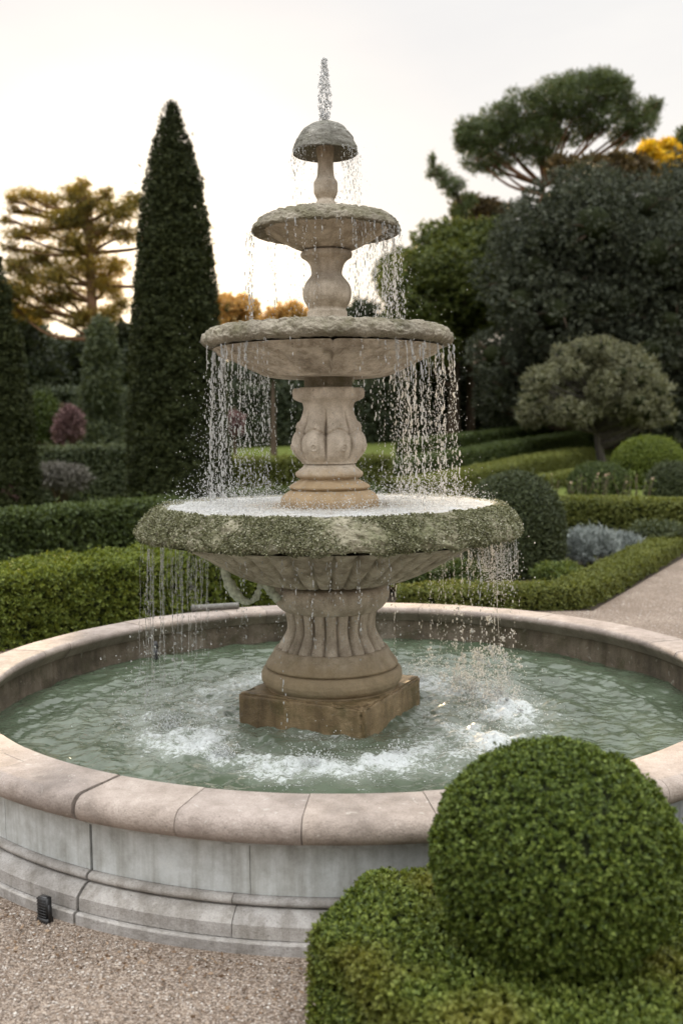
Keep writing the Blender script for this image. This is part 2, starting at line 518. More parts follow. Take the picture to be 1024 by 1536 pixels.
def ground_mats():
    # gravel
    mt, nt, N, L = mat_new('gravel_surface')
    co = objco(nt)
    v = nd(nt, 'ShaderNodeTexVoronoi', Scale=150.0)
    L.new(co, v.inputs['Vector'])
    sp = nt.nodes.new('ShaderNodeSeparateColor')
    L.new(v.outputs['Color'], sp.inputs[0])
    c = ramp(nt, sp.outputs[0], [(0.0, (0.10, 0.075, 0.058)), (0.35, (0.19, 0.15, 0.12)), (0.7, (0.29, 0.24, 0.195)), (1.0, (0.44, 0.39, 0.34))])
    big = noise(nt, co, 1.3, 5, 0.6)
    c = mix(nt, 1.0, c, ramp(nt, big, [(0.3, (0.75, 0.70, 0.66)), (0.65, (1.08, 1.05, 1.02))]), 'MULTIPLY')
    deb = noise(nt, co, 9, 6, 0.75)
    c = mix(nt, ramp(nt, deb, [(0.60, 0.0), (0.70, 0.6)]), c, (0.10, 0.065, 0.045))
    h = mth(nt, 'SUBTRACT', 1.0, mth(nt, 'MULTIPLY', v.outputs['Distance'], 1.0))
    h = mth(nt, 'ADD', h, mth(nt, 'MULTIPLY', noise(nt, co, 60, 3, 0.6), 0.6))
    out(nt, bsdf(nt, c, 0.9, 0.15, bump(nt, h, 0.9, 0.006)))
    M['gravel'] = mt
    # pebbles
    mt, nt, N, L = mat_new('pebble_stone')
    ge = nt.nodes.new('ShaderNodeNewGeometry')
    c = ramp(nt, ge.outputs['Random Per Island'], [(0.0, (0.09, 0.07, 0.055)), (0.3, (0.18, 0.145, 0.118)), (0.7, (0.30, 0.25, 0.21)), (0.92, (0.42, 0.38, 0.34)), (1.0, (0.58, 0.55, 0.5))])
    out(nt, bsdf(nt, c, 0.85, 0.2))
    M['pebble'] = mt
    # lawn / earth
    mt, nt, N, L = mat_new('lawn_and_earth')
    co = objco(nt)
    n1 = noise(nt, co, 0.35, 5, 0.6)
    n2 = noise(nt, co, 14, 5, 0.7)
    g = ramp(nt, n2, [(0.3, (0.055, 0.075, 0.016)), (0.7, (0.14, 0.165, 0.04))])
    e = ramp(nt, n2, [(0.3, (0.026, 0.020, 0.014)), (0.7, (0.060, 0.048, 0.036))])
    sx = nt.nodes.new('ShaderNodeSeparateXYZ'); L.new(co, sx.inputs[0])
    far = nd(nt, 'ShaderNodeMapRange')
    far.inputs['From Min'].default_value = 11; far.inputs['From Max'].default_value = 15
    L.new(sx.outputs['Y'], far.inputs['Value'])
    c = mix(nt, far.outputs[0], e, mix(nt, ramp(nt, n1, [(0.55, 0.0), (0.75, 0.5)]), g, e))
    out(nt, bsdf(nt, c, 0.95, 0.1, bump(nt, n2, 0.7, 0.03)))
    M['lawn'] = mt


ground_mats()


def water_mats():
    # pool water
    mt, nt, N, L = mat_new('pool_water')
    co = objco(nt)
    at_ = nt.nodes.new('ShaderNodeAttribute'); at_.attribute_name = 'foam'
    fn = noise(nt, co, 38, 6, 0.75, 0.6)
    fn2 = noise(nt, co, 11, 5, 0.7, 0.8)
    nn = mth(nt, 'ADD', mth(nt, 'MULTIPLY', fn, 0.55), mth(nt, 'MULTIPLY', fn2, 0.45))
    foam = mth(nt, 'ADD', at_.outputs['Fac'], mth(nt, 'MULTIPLY', mth(nt, 'SUBTRACT', nn, 0.5), 3.3))
    foam = ramp(nt, foam, [(0.44, 0.0), (0.58, 0.55), (0.85, 0.95)])
    deep = ramp(nt, noise(nt, co, 3.5, 4, 0.6), [(0.3, (0.045, 0.062, 0.036)), (0.7, (0.090, 0.115, 0.078))])
    # air bubbles beneath the surface: paler green cloud near the falls
    milky = ramp(nt, at_.outputs['Fac'], [(0.05, 0.0), (0.6, 0.75)])
    c = mix(nt, milky, deep, (0.29, 0.32, 0.275))
    h = noise(nt, mapping(nt, co, (1, 1.4, 1)), 17, 3, 0.5, 0.8)
    b = bsdf(nt, c, 0.06, 0.5, bump(nt, h, 0.35, 0.02), IOR=1.45)
    f = bsdf(nt, (0.78, 0.82, 0.82), 0.7, 0.3, bump(nt, fn, 0.9, 0.03))
    ms = nt.nodes.new('ShaderNodeMixShader')
    L.new(foam, ms.inputs[0]); L.new(b, ms.inputs[1]); L.new(f, ms.inputs[2])
    out(nt, ms.outputs[0])
    M['water'] = mt
    # water standing in the big bowl, beaten to foam
    mt, nt, N, L = mat_new('foaming_bowl_water')
    co = objco(nt)
    fn = noise(nt, co, 45, 6, 0.75, 0.5)
    fn2 = noise(nt, co, 8, 4, 0.7, 0.5)
    sx = nt.nodes.new('ShaderNodeVectorMath'); sx.operation = 'LENGTH'
    L.new(mapping(nt, co, (1, 1, 0)), sx.inputs[0])
    rr = nd(nt, 'ShaderNodeMapRange')
    rr.inputs['From Min'].default_value = 0.34; rr.inputs['From Max'].default_value = 0.58
    L.new(sx.outputs['Value'], rr.inputs['Value'])
    foam = mth(nt, 'MULTIPLY', ramp(nt, mth(nt, 'ADD', mth(nt, 'MULTIPLY', fn, 0.6), mth(nt, 'MULTIPLY', fn2, 0.4)), [(0.36, 0.35), (0.55, 0.95)]), rr.outputs[0])
    b = bsdf(nt, (0.20, 0.15, 0.08), 0.08, 0.5, bump(nt, fn2, 0.4, 0.03), IOR=1.33)
    f = bsdf(nt, (0.82, 0.83, 0.82), 0.6, 0.3, bump(nt, fn, 1.0, 0.04))
    ms = nt.nodes.new('ShaderNodeMixShader')
    L.new(foam, ms.inputs[0]); L.new(b, ms.inputs[1]); L.new(f, ms.inputs[2])
    out(nt, ms.outputs[0])
    M['foamwater'] = mt
    # falling drops: clear water with a little white scattering from trapped air
    for nm, wh in (('drops', 0.40), ('clear', 0.25), ('spray', 0.7)):
        mt, nt, N, L = mat_new('falling_water_' + nm)
        g = nt.nodes.new('ShaderNodeBsdfGlass')
        g.inputs['IOR'].default_value = 1.33
        g.inputs['Roughness'].default_value = 0.02
        d = nt.nodes.new('ShaderNodeBsdfDiffuse'); d.inputs['Color'].default_value = (0.9, 0.92, 0.92, 1)
        t = nt.nodes.new('ShaderNodeBsdfTranslucent'); t.inputs['Color'].default_value = (0.9, 0.92, 0.92, 1)
        m1 = nt.nodes.new('ShaderNodeMixShader'); m1.inputs[0].default_value = 0.5
        L.new(d.outputs[0], m1.inputs[1]); L.new(t.outputs[0], m1.inputs[2])
        m2 = nt.nodes.new('ShaderNodeMixShader'); m2.inputs[0].default_value = wh
        L.new(g.outputs[0], m2.inputs[1]); L.new(m1.outputs[0], m2.inputs[2])
        out(nt, m2.outputs[0])
        M[nm] = mt


water_mats()


# ------------------------------------------------------------------ foliage engine
def unit(v):
    return v / (np.linalg.norm(v, axis=-1, keepdims=True) + 1e-9)


def scatter(V, Fq, n):
    Fq = np.asarray(Fq)
    T = np.vstack([Fq[:, [0, 1, 2]], Fq[:, [0, 2, 3]]]) if Fq.shape[1] == 4 else Fq
    a, b, c = V[T[:, 0]], V[T[:, 1]], V[T[:, 2]]
    cr_ = np.cross(b - a, c - a)
    ar = np.linalg.norm(cr_, axis=1)
    ok = ar > 1e-10
    a, b, c, cr_, ar = a[ok], b[ok], c[ok], cr_[ok], ar[ok]
    cs = np.cumsum(ar); cs /= cs[-1]
    k = np.searchsorted(cs, RNG.random(n))
    s, t = RNG.random(n), RNG.random(n)
    fl = s + t > 1
    s[fl], t[fl] = 1 - s[fl], 1 - t[fl]
    return a[k] + (b - a)[k] * s[:, None] + (c - a)[k] * t[:, None], unit(cr_[k])


def leaves(P, A, k, L, wid=0.5, spread=(0.5, 1.3), stem=0.6, lvar=0.35):
    """sprigs at P with axis A, k leaves each of length L"""
    n = len(P)
    P = np.repeat(P, k, 0); A = np.repeat(A, k, 0)
    N_ = len(P)
    q = unit(np.cross(A, RNG.normal(size=(N_, 3))))
    tilt = RNG.uniform(spread[0], spread[1], N_)[:, None]
    d = np.cos(tilt) * A + np.sin(tilt) * q
    up = unit(np.sin(tilt) * A - np.cos(tilt) * q)
    side = unit(np.cross(d, up))
    ln = (L * RNG.uniform(1 - lvar, 1 + lvar, N_))[:, None]
    w = ln * wid * 0.5
    b = P + A * (L * stem * RNG.uniform(-1, 1, N_))[:, None]
    mid = b + d * ln * 0.5 + up * ln * 0.06
    V = np.stack([b, mid + side * w, b + d * ln - up * ln * 0.08, mid - side * w], 1).reshape(-1, 3)
    return V, np.arange(N_ * 4).reshape(-1, 4)


def foliage(name, surf, n, k, L, mat, parent=None, depth=0.05, lump=0.0, lfreq=3.0, wid=0.5, up=0.25, wild=0.45, spread=(0.4, 1.3), keep=None, core=None, flip=False, stray=0.02):
    V, Fq = surf
    P, Nn = scatter(V, Fq, n)
    if flip: Nn = -Nn
    if lump:
        P = P + Nn * (lump * fbm(P * lfreq, 2))[:, None]
    dd = depth * (RNG.random(n) ** 1.5)
    st = RNG.random(n) < stray
    dd[st] -= depth * RNG.uniform(0.2, 1.2, st.sum())
    P = P - Nn * dd[:, None]
    if keep is not None:
        kk = keep(P); P, Nn = P[kk], Nn[kk]
    A = unit(Nn + RNG.normal(size=P.shape) * wild + np.array([0, 0, up]))
    LV, LF = leaves(P, A, k, L, wid, spread)
    return np_mesh(name, LV, LF, mat, parent)


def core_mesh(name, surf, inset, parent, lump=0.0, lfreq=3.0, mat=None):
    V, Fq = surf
    o = np_mesh(name, V, Fq, mat or M['core_fill'], parent, True)
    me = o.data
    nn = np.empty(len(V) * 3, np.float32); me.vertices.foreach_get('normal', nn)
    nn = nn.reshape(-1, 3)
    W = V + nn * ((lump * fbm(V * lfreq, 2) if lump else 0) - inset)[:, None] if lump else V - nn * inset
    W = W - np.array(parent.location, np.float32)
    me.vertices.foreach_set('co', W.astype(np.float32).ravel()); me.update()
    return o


def hedge_surf(pts, width, height, z0=None, step=0.15, rnd=0.06, zf=None):
    """rounded box swept along a polyline (x,y)"""
    pts = resample(np.asarray(pts, float), step)
    t = unit(np.gradient(pts, axis=0))
    nrm = np.stack([t[:, 1], -t[:, 0]], -1)
    w = width / 2
    sec = [(-w, 0), (-w, height * 0.5), (-w, height - rnd), (-w + rnd * 0.3, height - rnd * 0.3), (-w + rnd, height), (-w * 0.3, height), (w * 0.3, height),
           (w - rnd, height), (w - rnd * 0.3, height - rnd * 0.3), (w, height - rnd), (w, height * 0.5), (w, 0)]
    sec = np.array(sec)
    zb = np.array([zf(*p) for p in pts]) if zf else np.zeros(len(pts))
    V = np.stack([pts[:, None, 0] + nrm[:, None, 0] * sec[None, :, 0], pts[:, None, 1] + nrm[:, None, 1] * sec[None, :, 0],
                  zb[:, None] + sec[None, :, 1]], -1).reshape(-1, 3)
    k = len(sec)
    Fq = quads_grid(len(pts), k)
    caps = []
    for base, flip in ((0, False), ((len(pts) - 1) * k, True)):
        for j in range(k // 2 - 1):
            q = (base + j, base + j + 1, base + k - 2 - j, base + k - 1 - j)
            caps.append(q[::-1] if flip else q)
    Fq = np.vstack([Fq[:, ::-1], np.array(caps)[:, ::-1]])
    # make sure normals look outward
    return orient(V, Fq)


def orient(V, Fq):
    import bmesh
    bm = bmesh.new()
    vs = [bm.verts.new(v) for v in V]
    bm.verts.ensure_lookup_table()
    for f in Fq:
        f = list(dict.fromkeys(int(i) for i in f))
        if len(f) > 2:
            try: bm.faces.new([vs[i] for i in f])
            except ValueError: pass
    bmesh.ops.remove_doubles(bm, verts=bm.verts, dist=1e-6)
    bmesh.ops.recalc_face_normals(bm, faces=bm.faces)
    bmesh.ops.triangulate(bm, faces=bm.faces)
    bm.verts.index_update()
    V2 = np.array([v.co[:] for v in bm.verts]); F2 = np.array([[v.index for v in f.verts] for f in bm.faces])
    bm.free()
    return V2, F2


def area(surf):
    V, Fq = surf
    T = np.vstack([Fq[:, [0, 1, 2]], Fq[:, [0, 2, 3]]]) if Fq.shape[1] == 4 else Fq
    return np.linalg.norm(np.cross(V[T[:, 1]] - V[T[:, 0]], V[T[:, 2]] - V[T[:, 0]]), axis=1).sum() / 2


def shrub(name, label, cat, surf, mat, L, dens, k=6, depth=None, lump=0.0, lfreq=3.0, group=None, loc=None, inset=None, wid=0.5, wild=0.45, up=0.25, leafname='foliage', stray=0.02, keep=None):
    """hedge / topiary: dark filler core + leaf sprigs; dens = leaf area per surface area"""
    V = surf[0]
    loc = loc or (float(V[:, 0].mean()), float(V[:, 1].mean()), float(V[:, 2].min()))
    root = empty(name, loc, label, cat, group)
    depth = depth if depth is not None else 2.2 * L
    n = int(area(surf) * dens / (k * L * L * wid * 0.5))
    foliage(leafname, surf, n, k, L, mat, root, depth, lump, lfreq, wid, up, wild, stray=stray, keep=keep)
    core_mesh('branches', surf, inset if inset is not None else depth * 0.8, root, lump, lfreq)  # solid dark hull, not real branches: inner shade put into its colour
    return root


# ------------------------------------------------------------------ terrain
def tz(x, y):
    d = max(0.0, y + DIST - 29.0)
    return 0.078 * d * d / (d + 3.0)


def terrain():
    xs = np.concatenate([np.linspace(-600, -60, 12), np.linspace(-50, 60, 56), np.linspace(75, 600, 12)])
    ys = np.concatenate([[-300, -100, -40, -15], np.linspace(-8, 80, 60), [100, 150, 250, 400, 700]])
    X, Yy = np.meshgrid(xs, ys, indexing='ij')
    Z = np.array([tz(0, min(q, 60)) for q in Yy.ravel()]).reshape(X.shape)
    V = np.stack([X, Yy, Z], -1).reshape(-1, 3)
    o = np_mesh('ground', V, quads_grid(len(xs), len(ys)), M['lawn'], None, True)
    tag(o, kind='structure')


terrain()


def gravel_sheet():
    pts = [(-9, -14), (12, -14), (14, 16), (9.6, 16), (5.45, 9.2), (2.95, 4.9), (0.4, 4.9), (-1.9, 4.5), (-3.25, 3.1), (-6.5, 1.0), (-9, -2)]
    V = np.array([(x, y, 0.006) for x, y in pts])
    me = bpy.data.meshes.new('gravel')
    me.from_pydata([tuple(v) for v in V], [], [tuple(range(len(pts)))])
    me.materials.append(M['gravel'])
    o = bpy.data.objects.new('gravel', me)
    link(o); tag(o, kind='structure')
    # loose pebbles on the part near the camera and on the path
    def inside(p):
        q = np.array(pts); res = np.zeros(len(p), bool); j = len(q) - 1
        for i in range(len(q)):
            c = ((q[i, 1] > p[:, 1]) != (q[j, 1] > p[:, 1])) & (p[:, 0] < (q[j, 0] - q[i, 0]) * (p[:, 1] - q[i, 1]) / (q[j, 1] - q[i, 1] + 1e-12) + q[i, 0])
            res ^= c; j = i
        return res
    n = 42000
    P = np.stack([RNG.uniform(-2.2, 0.3, n), RNG.uniform(-3.9, -1.2, n), np.full(n, 0.008)], -1)
    n2 = 9000
    P2 = np.stack([RNG.uniform(2.2, 6.5, n2), RNG.uniform(3.0, 9.5, n2), np.full(n2, 0.008)], -1)
    s = np.concatenate([RNG.uniform(0.0022, 0.0058, n), RNG.uniform(0.004, 0.010, n2)])
    P = np.vstack([P, P2])
    ok = inside(P) & (np.hypot(P[:, 0] - 0.124, P[:, 1]) > 2.515)
    P, s = P[ok], s[ok]
    base = np.array([[1, 0, 0], [-1, 0, 0], [0, 1, 0], [0, -1, 0], [0, 0, 1], [0, 0, -1]], float)
    f = np.array([(0, 2, 4), (2, 1, 4), (1, 3, 4), (3, 0, 4)])
    sc = s[:, None] * RNG.uniform(0.7, 1.4, (len(P), 3)); sc[:, 2] *= 0.6
    ang = RNG.uniform(0, 2 * PI, len(P))
    bx = base[None] * sc[:, None, :] * (1 + 0.25 * RNG.normal(size=(len(P), 6, 1)))
    x = bx[..., 0] * np.cos(ang)[:, None] - bx[..., 1] * np.sin(ang)[:, None]
    y = bx[..., 0] * np.sin(ang)[:, None] + bx[..., 1] * np.cos(ang)[:, None]
    V = np.stack([x, y, bx[..., 2]], -1) + P[:, None, :]
    Ff = (f[None] + (np.arange(len(P)) * 6)[:, None, None]).reshape(-1, 3)
    o = np_mesh('pebbles', V.reshape(-1, 3), Ff, M['pebble'])
    tag(o, 'loose beige and grey pebbles lying on the gravel', 'pebbles', kind='stuff')
    # dry leaf litter
    n = 4200
    a = RNG.uniform(0, 2 * PI, n); rr_ = 2.52 + np.abs(RNG.normal(0, 0.28, n))
    P = np.stack([0.124 + rr_ * np.cos(a), rr_ * np.sin(a), np.full(n, 0.012)], -1)
    P = np.vstack([P, np.stack([RNG.uniform(-3.4, -1.9, 700), RNG.uniform(2.9, 4.6, 700), np.full(700, 0.015)], -1)])
    P = P[np.hypot(P[:, 0] - 0.124, P[:, 1]) > 2.52]
    A = unit(RNG.normal(size=P.shape) * np.array([1, 1, 0.25]))
    LV, LF = leaves(P, A, 1, 0.02, 0.5, (0, 0.6), 0.1)
    o = np_mesh('leaf_litter', LV, LF, M['litter'])
    tag(o, 'small dry brown leaves scattered on the gravel around the pool', 'leaf litter', kind='stuff')


gravel_sheet()

# ------------------------------------------------------------------ pool
PCX, PCY = 0.124, 0.03
WATER_Z = 0.275


def pool():
    root = empty('fountain_pool', (PCX, PCY, 0), 'large round stone pool with pinkish coping and pale panelled outer wall', 'pool')
    pj = onz(112, 1205, 0.52)
    phi0 = math.atan2(pj[1] - PCY, pj[0] - PCX)
    # coping stones
    t = np.linspace(0, 1, 9)
    nose = [(2.445 + 0.058 * math.sin(a), 0.492 + 0.058 * math.cos(a)) for a in np.linspace(0.0, PI * 0.93, 11)]
    inn = [(2.215 - 0.03 * math.sin(a), 0.52 + 0.03 * math.cos(a)) for a in np.linspace(PI * 0.8, 0, 7)]
    full = inn + [(2.30, 0.551)] + nose + [(2.40, 0.436), (2.25, 0.436)]
    outer = [(2.318, 0.436), (2.318, 0.550)] + nose + [(2.40, 0.436)]
    inner = inn + [(2.315, 0.549), (2.315, 0.436), (2.25, 0.436)]
    parts = []
    n = 34
    edges = [phi0]
    g = random.Random(5)
    w = np.array([g.uniform(0.75, 1.3) for _ in range(n)]); w = w / w.sum() * 2 * PI
    e = phi0 + np.concatenate([[0], np.cumsum(w)])
    for i in range(n):
        g0 = 0.0045 if i == 0 else 0.0008
        g1 = 0.0045 if i == n - 1 else 0.0008
        dz = np.array([0, g.uniform(-0.002, 0.002)])
        dr = np.array([g.uniform(-0.003, 0.003), 0])
        a0, a1 = e[i] + g0, e[i + 1] - g1
        if i >= n - 6:
            parts.append(arc_solid(np.array(outer) + dz + dr, a0, a1, 14, PCX, PCY))
            off = 0.35 * (e[i + 1] - e[i])
            b1 = e[i + 1] - g1 if i == n - 1 else a1 - off
            b0 = a0 - (off if i > n - 6 else 0) if True else a0
            parts.append(arc_solid(np.array(inner) + dz * 0.5, b0, b1 - (0.0 if i == n - 1 else 0.0016), 14, PCX, PCY))
        else:
            parts.append(arc_solid(np.array(full) + dz + dr, a0, a1, 14, PCX, PCY))
    o = tri_mesh('coping', parts, M['coping'], root, True)
    auto_smooth(o)
    # thin drain groove slab left of the joint is the narrow stone: second joint close to the first
    # wall panels under the coping
    fri = [(2.36, 0.434), (2.418, 0.434), (2.416, 0.405), (2.36, 0.405)]
    pan = [(2.36, 0.402), (2.392, 0.402), (2.392, 0.196), (2.36, 0.196)]
    tor = [(2.36, 0.193)] + [(2.40 + 0.026 * math.sin(a), 0.175 + 0.019 * math.cos(a)) for a in np.linspace(0, PI, 8)] + [(2.36, 0.156)]
    bev = [(2.36, 0.152), (2.425, 0.152), (2.455, 0.135), (2.482, 0.112), (2.484, 0.058), (2.36, 0.058)]
    stp = [(2.36, 0.054), (2.500, 0.054), (2.506, 0.048), (2.508, -0.05), (2.36, -0.05)]
    def ringset(sec, count, seed, gap):
        gg = random.Random(seed)
        ww = np.array([gg.uniform(0.8, 1.2) for _ in range(count)]); ww = ww / ww.sum() * 2 * PI
        ee = phi0 - 0.004 + np.concatenate([[0], np.cumsum(ww)])
        ps = []
        for i in range(count):
            ga = 0.003 if i == 0 else gap; gb = 0.003 if i == count - 1 else gap
            ps.append(arc_solid(np.array(sec) + np.array([gg.uniform(-0.0015, 0.0015), 0]), ee[i] + ga, ee[i + 1] - gb, 16, PCX, PCY))
        return ps
    o = tri_mesh('wall_panel', ringset(fri, 20, 1, 0.0005) + ringset(pan, 24, 2, 0.0007), M['panel'], root, True); auto_smooth(o)
    o = tri_mesh('base_moulding', ringset(tor, 20, 3, 0.0006) + ringset(bev, 20, 4, 0.0008) + ringset(stp, 16, 6, 0.0008), M['mould'], root, True); auto_smooth(o)
    V, Fq = lathe([(2.262, 0.44), (2.368, 0.44), (2.37, -0.05)], 160, PCX, PCY)
    np_mesh('mortar_bed', V, Fq, M['mortar'], root, True)
    def dsp(T, r, z):
        s = r.shape
        p = np.stack([r.ravel() * np.cos(T.ravel()), r.ravel() * np.sin(T.ravel()), z.ravel()], -1)
        return r - 0.012 * fbm(p * 9, 3).reshape(s), z
    V, Fq = lathe(resample([(2.262, 0.435), (2.258, 0.36), (2.255, 0.1)], 0.03), 320, PCX, PCY, dsp)
    np_mesh('inner_wall', V, Fq[:, ::-1], M['inner'], root, True)
    return phi0


def auto_smooth(o, ang=0.7):
    me = o.data
    # sharp edges by angle
    import bmesh
    bm = bmesh.new(); bm.from_mesh(me)
    for ed in bm.edges:
        if len(ed.link_faces) == 2 and ed.calc_face_angle(0) > ang:
            ed.smooth = False
        elif len(ed.link_faces) != 2:
            ed.smooth = False
    bm.to_mesh(me); bm.free()


PHI0 = pool()


def pool_water():
    n = 470
    x = np.linspace(-2.28, 2.28, n)
    X, Yy = np.meshgrid(x, x, indexing='ij')
    r = np.hypot(X, Yy)
    P = np.stack([X.ravel(), Yy.ravel(), np.zeros(X.size)], -1)
    w1 = fbm(P * 2.2 + 5, 3).reshape(X.shape)
    w2 = fbm(P * np.array([4.5, 9, 1]) + 9, 3).reshape(X.shape)
    w3 = fbm(P * 14 + 3, 2).reshape(X.shape)
    w4 = fbm(np.stack([r.ravel() * 6.5, np.cos(np.arctan2(Yy, X)).ravel() * 3.4, np.sin(np.arctan2(Yy, X)).ravel() * 3.4], -1) + 0.25 * P[:, [1, 0, 2]] * 6, 3).reshape(X.shape)
    calm = np.clip((r - 1.1) / 0.9, 0, 1)
    wa = fbm(P * 1.3 + 21, 3).reshape(X.shape); wb = fbm(P * 3.1 + 31, 3).reshape(X.shape)
    rip = 0
    for dk, lam_, am in ((0.25, 0.37, 0.0065), (-0.4, 0.27, 0.0045), (0.7, 0.19, 0.0018), (-0.15, 0.14, 0.0012)):
        rip = rip + am * np.sin((r + dk * (X * 0.6 - Yy * 0.3) + 0.32 * wa + 0.10 * wb) * 2 * PI / lam_ + dk * 9) * np.clip(0.75 + 1.3 * fbm(P * 1.9 + 50 * dk, 2).reshape(X.shape), 0.1, 1.8)
    Z = WATER_Z + rip + 0.026 * w4 + 0.010 * w2 + 0.010 * w3 * (1.35 - calm)
    # foam where the water of the big bowl lands
    a = np.arctan2(Yy, X)
    fx, fy = X + PCX, Yy + PCY
    fr = np.hypot(fx, fy)
    ang = np.arctan2(fy, fx)
    ringf = np.exp(-((fr - 1.02) / 0.24) ** 2)
    front = 0.5 + 0.5 * np.cos(ang + PI / 2 - 0.0)       # towards the camera
    right = np.exp(-(((ang - 0.25) + PI) % (2 * PI) - PI) ** 2 / 0.5)
    left = np.exp(-(((ang - (PI + 0.25)) + PI) % (2 * PI) - PI) ** 2 / 0.35)
    foam = ringf * (0.25 + 0.42 * front + 0.35 * right + 0.3 * left)
    foam += 0.22 * np.exp(-(fr / 1.2) ** 4) + 0.22 * right * np.exp(-((fr - 0.8) / 0.5) ** 2)
    foam += 0.10 * np.exp(-(fr / 1.75) ** 6)
    foam *= np.clip(0.62 + 1.1 * w1 + 0.5 * wb, 0.0, 1.5)
    Z += 0.035 * np.clip(foam - 0.3, 0, 1) * (1 + 1.2 * w3 + w2)
    V = np.stack([X + PCX, Yy + PCY, Z], -1).reshape(-1, 3)
    Fq = quads_grid(n, n)
    c = V[Fq].mean(1)
    Fq = Fq[np.hypot(c[:, 0] - PCX, c[:, 1] - PCY) < 2.262]
    o = np_mesh('water', V, Fq, M['water'], None, True)
    at_ = o.data.attributes.new('foam', 'FLOAT', 'POINT')
    at_.data.foreach_set('value', np.clip(foam, 0, 1).astype(np.float32).ravel())
    tag(o, kind='structure')


pool_water()

# ------------------------------------------------------------------ fountain
FR = empty('tiered_fountain', (0, 0, WATER_Z - 0.1), 'tall three bowl stone fountain with mossy rims, running with water', 'fountain')


def rough_disp(amp, fr, lo=None):
    def f(T, r, z):
        p = np.stack([(r * np.cos(T)).ravel(), (r * np.sin(T)).ravel(), z.ravel()], -1)
        d = (amp * fbm(p * fr, 4)).reshape(r.shape)
        return r + d, z + d * 0.5
    return f


def pxprof(lst):
    return [(half(y, h), zy(y)) for y, h in lst]


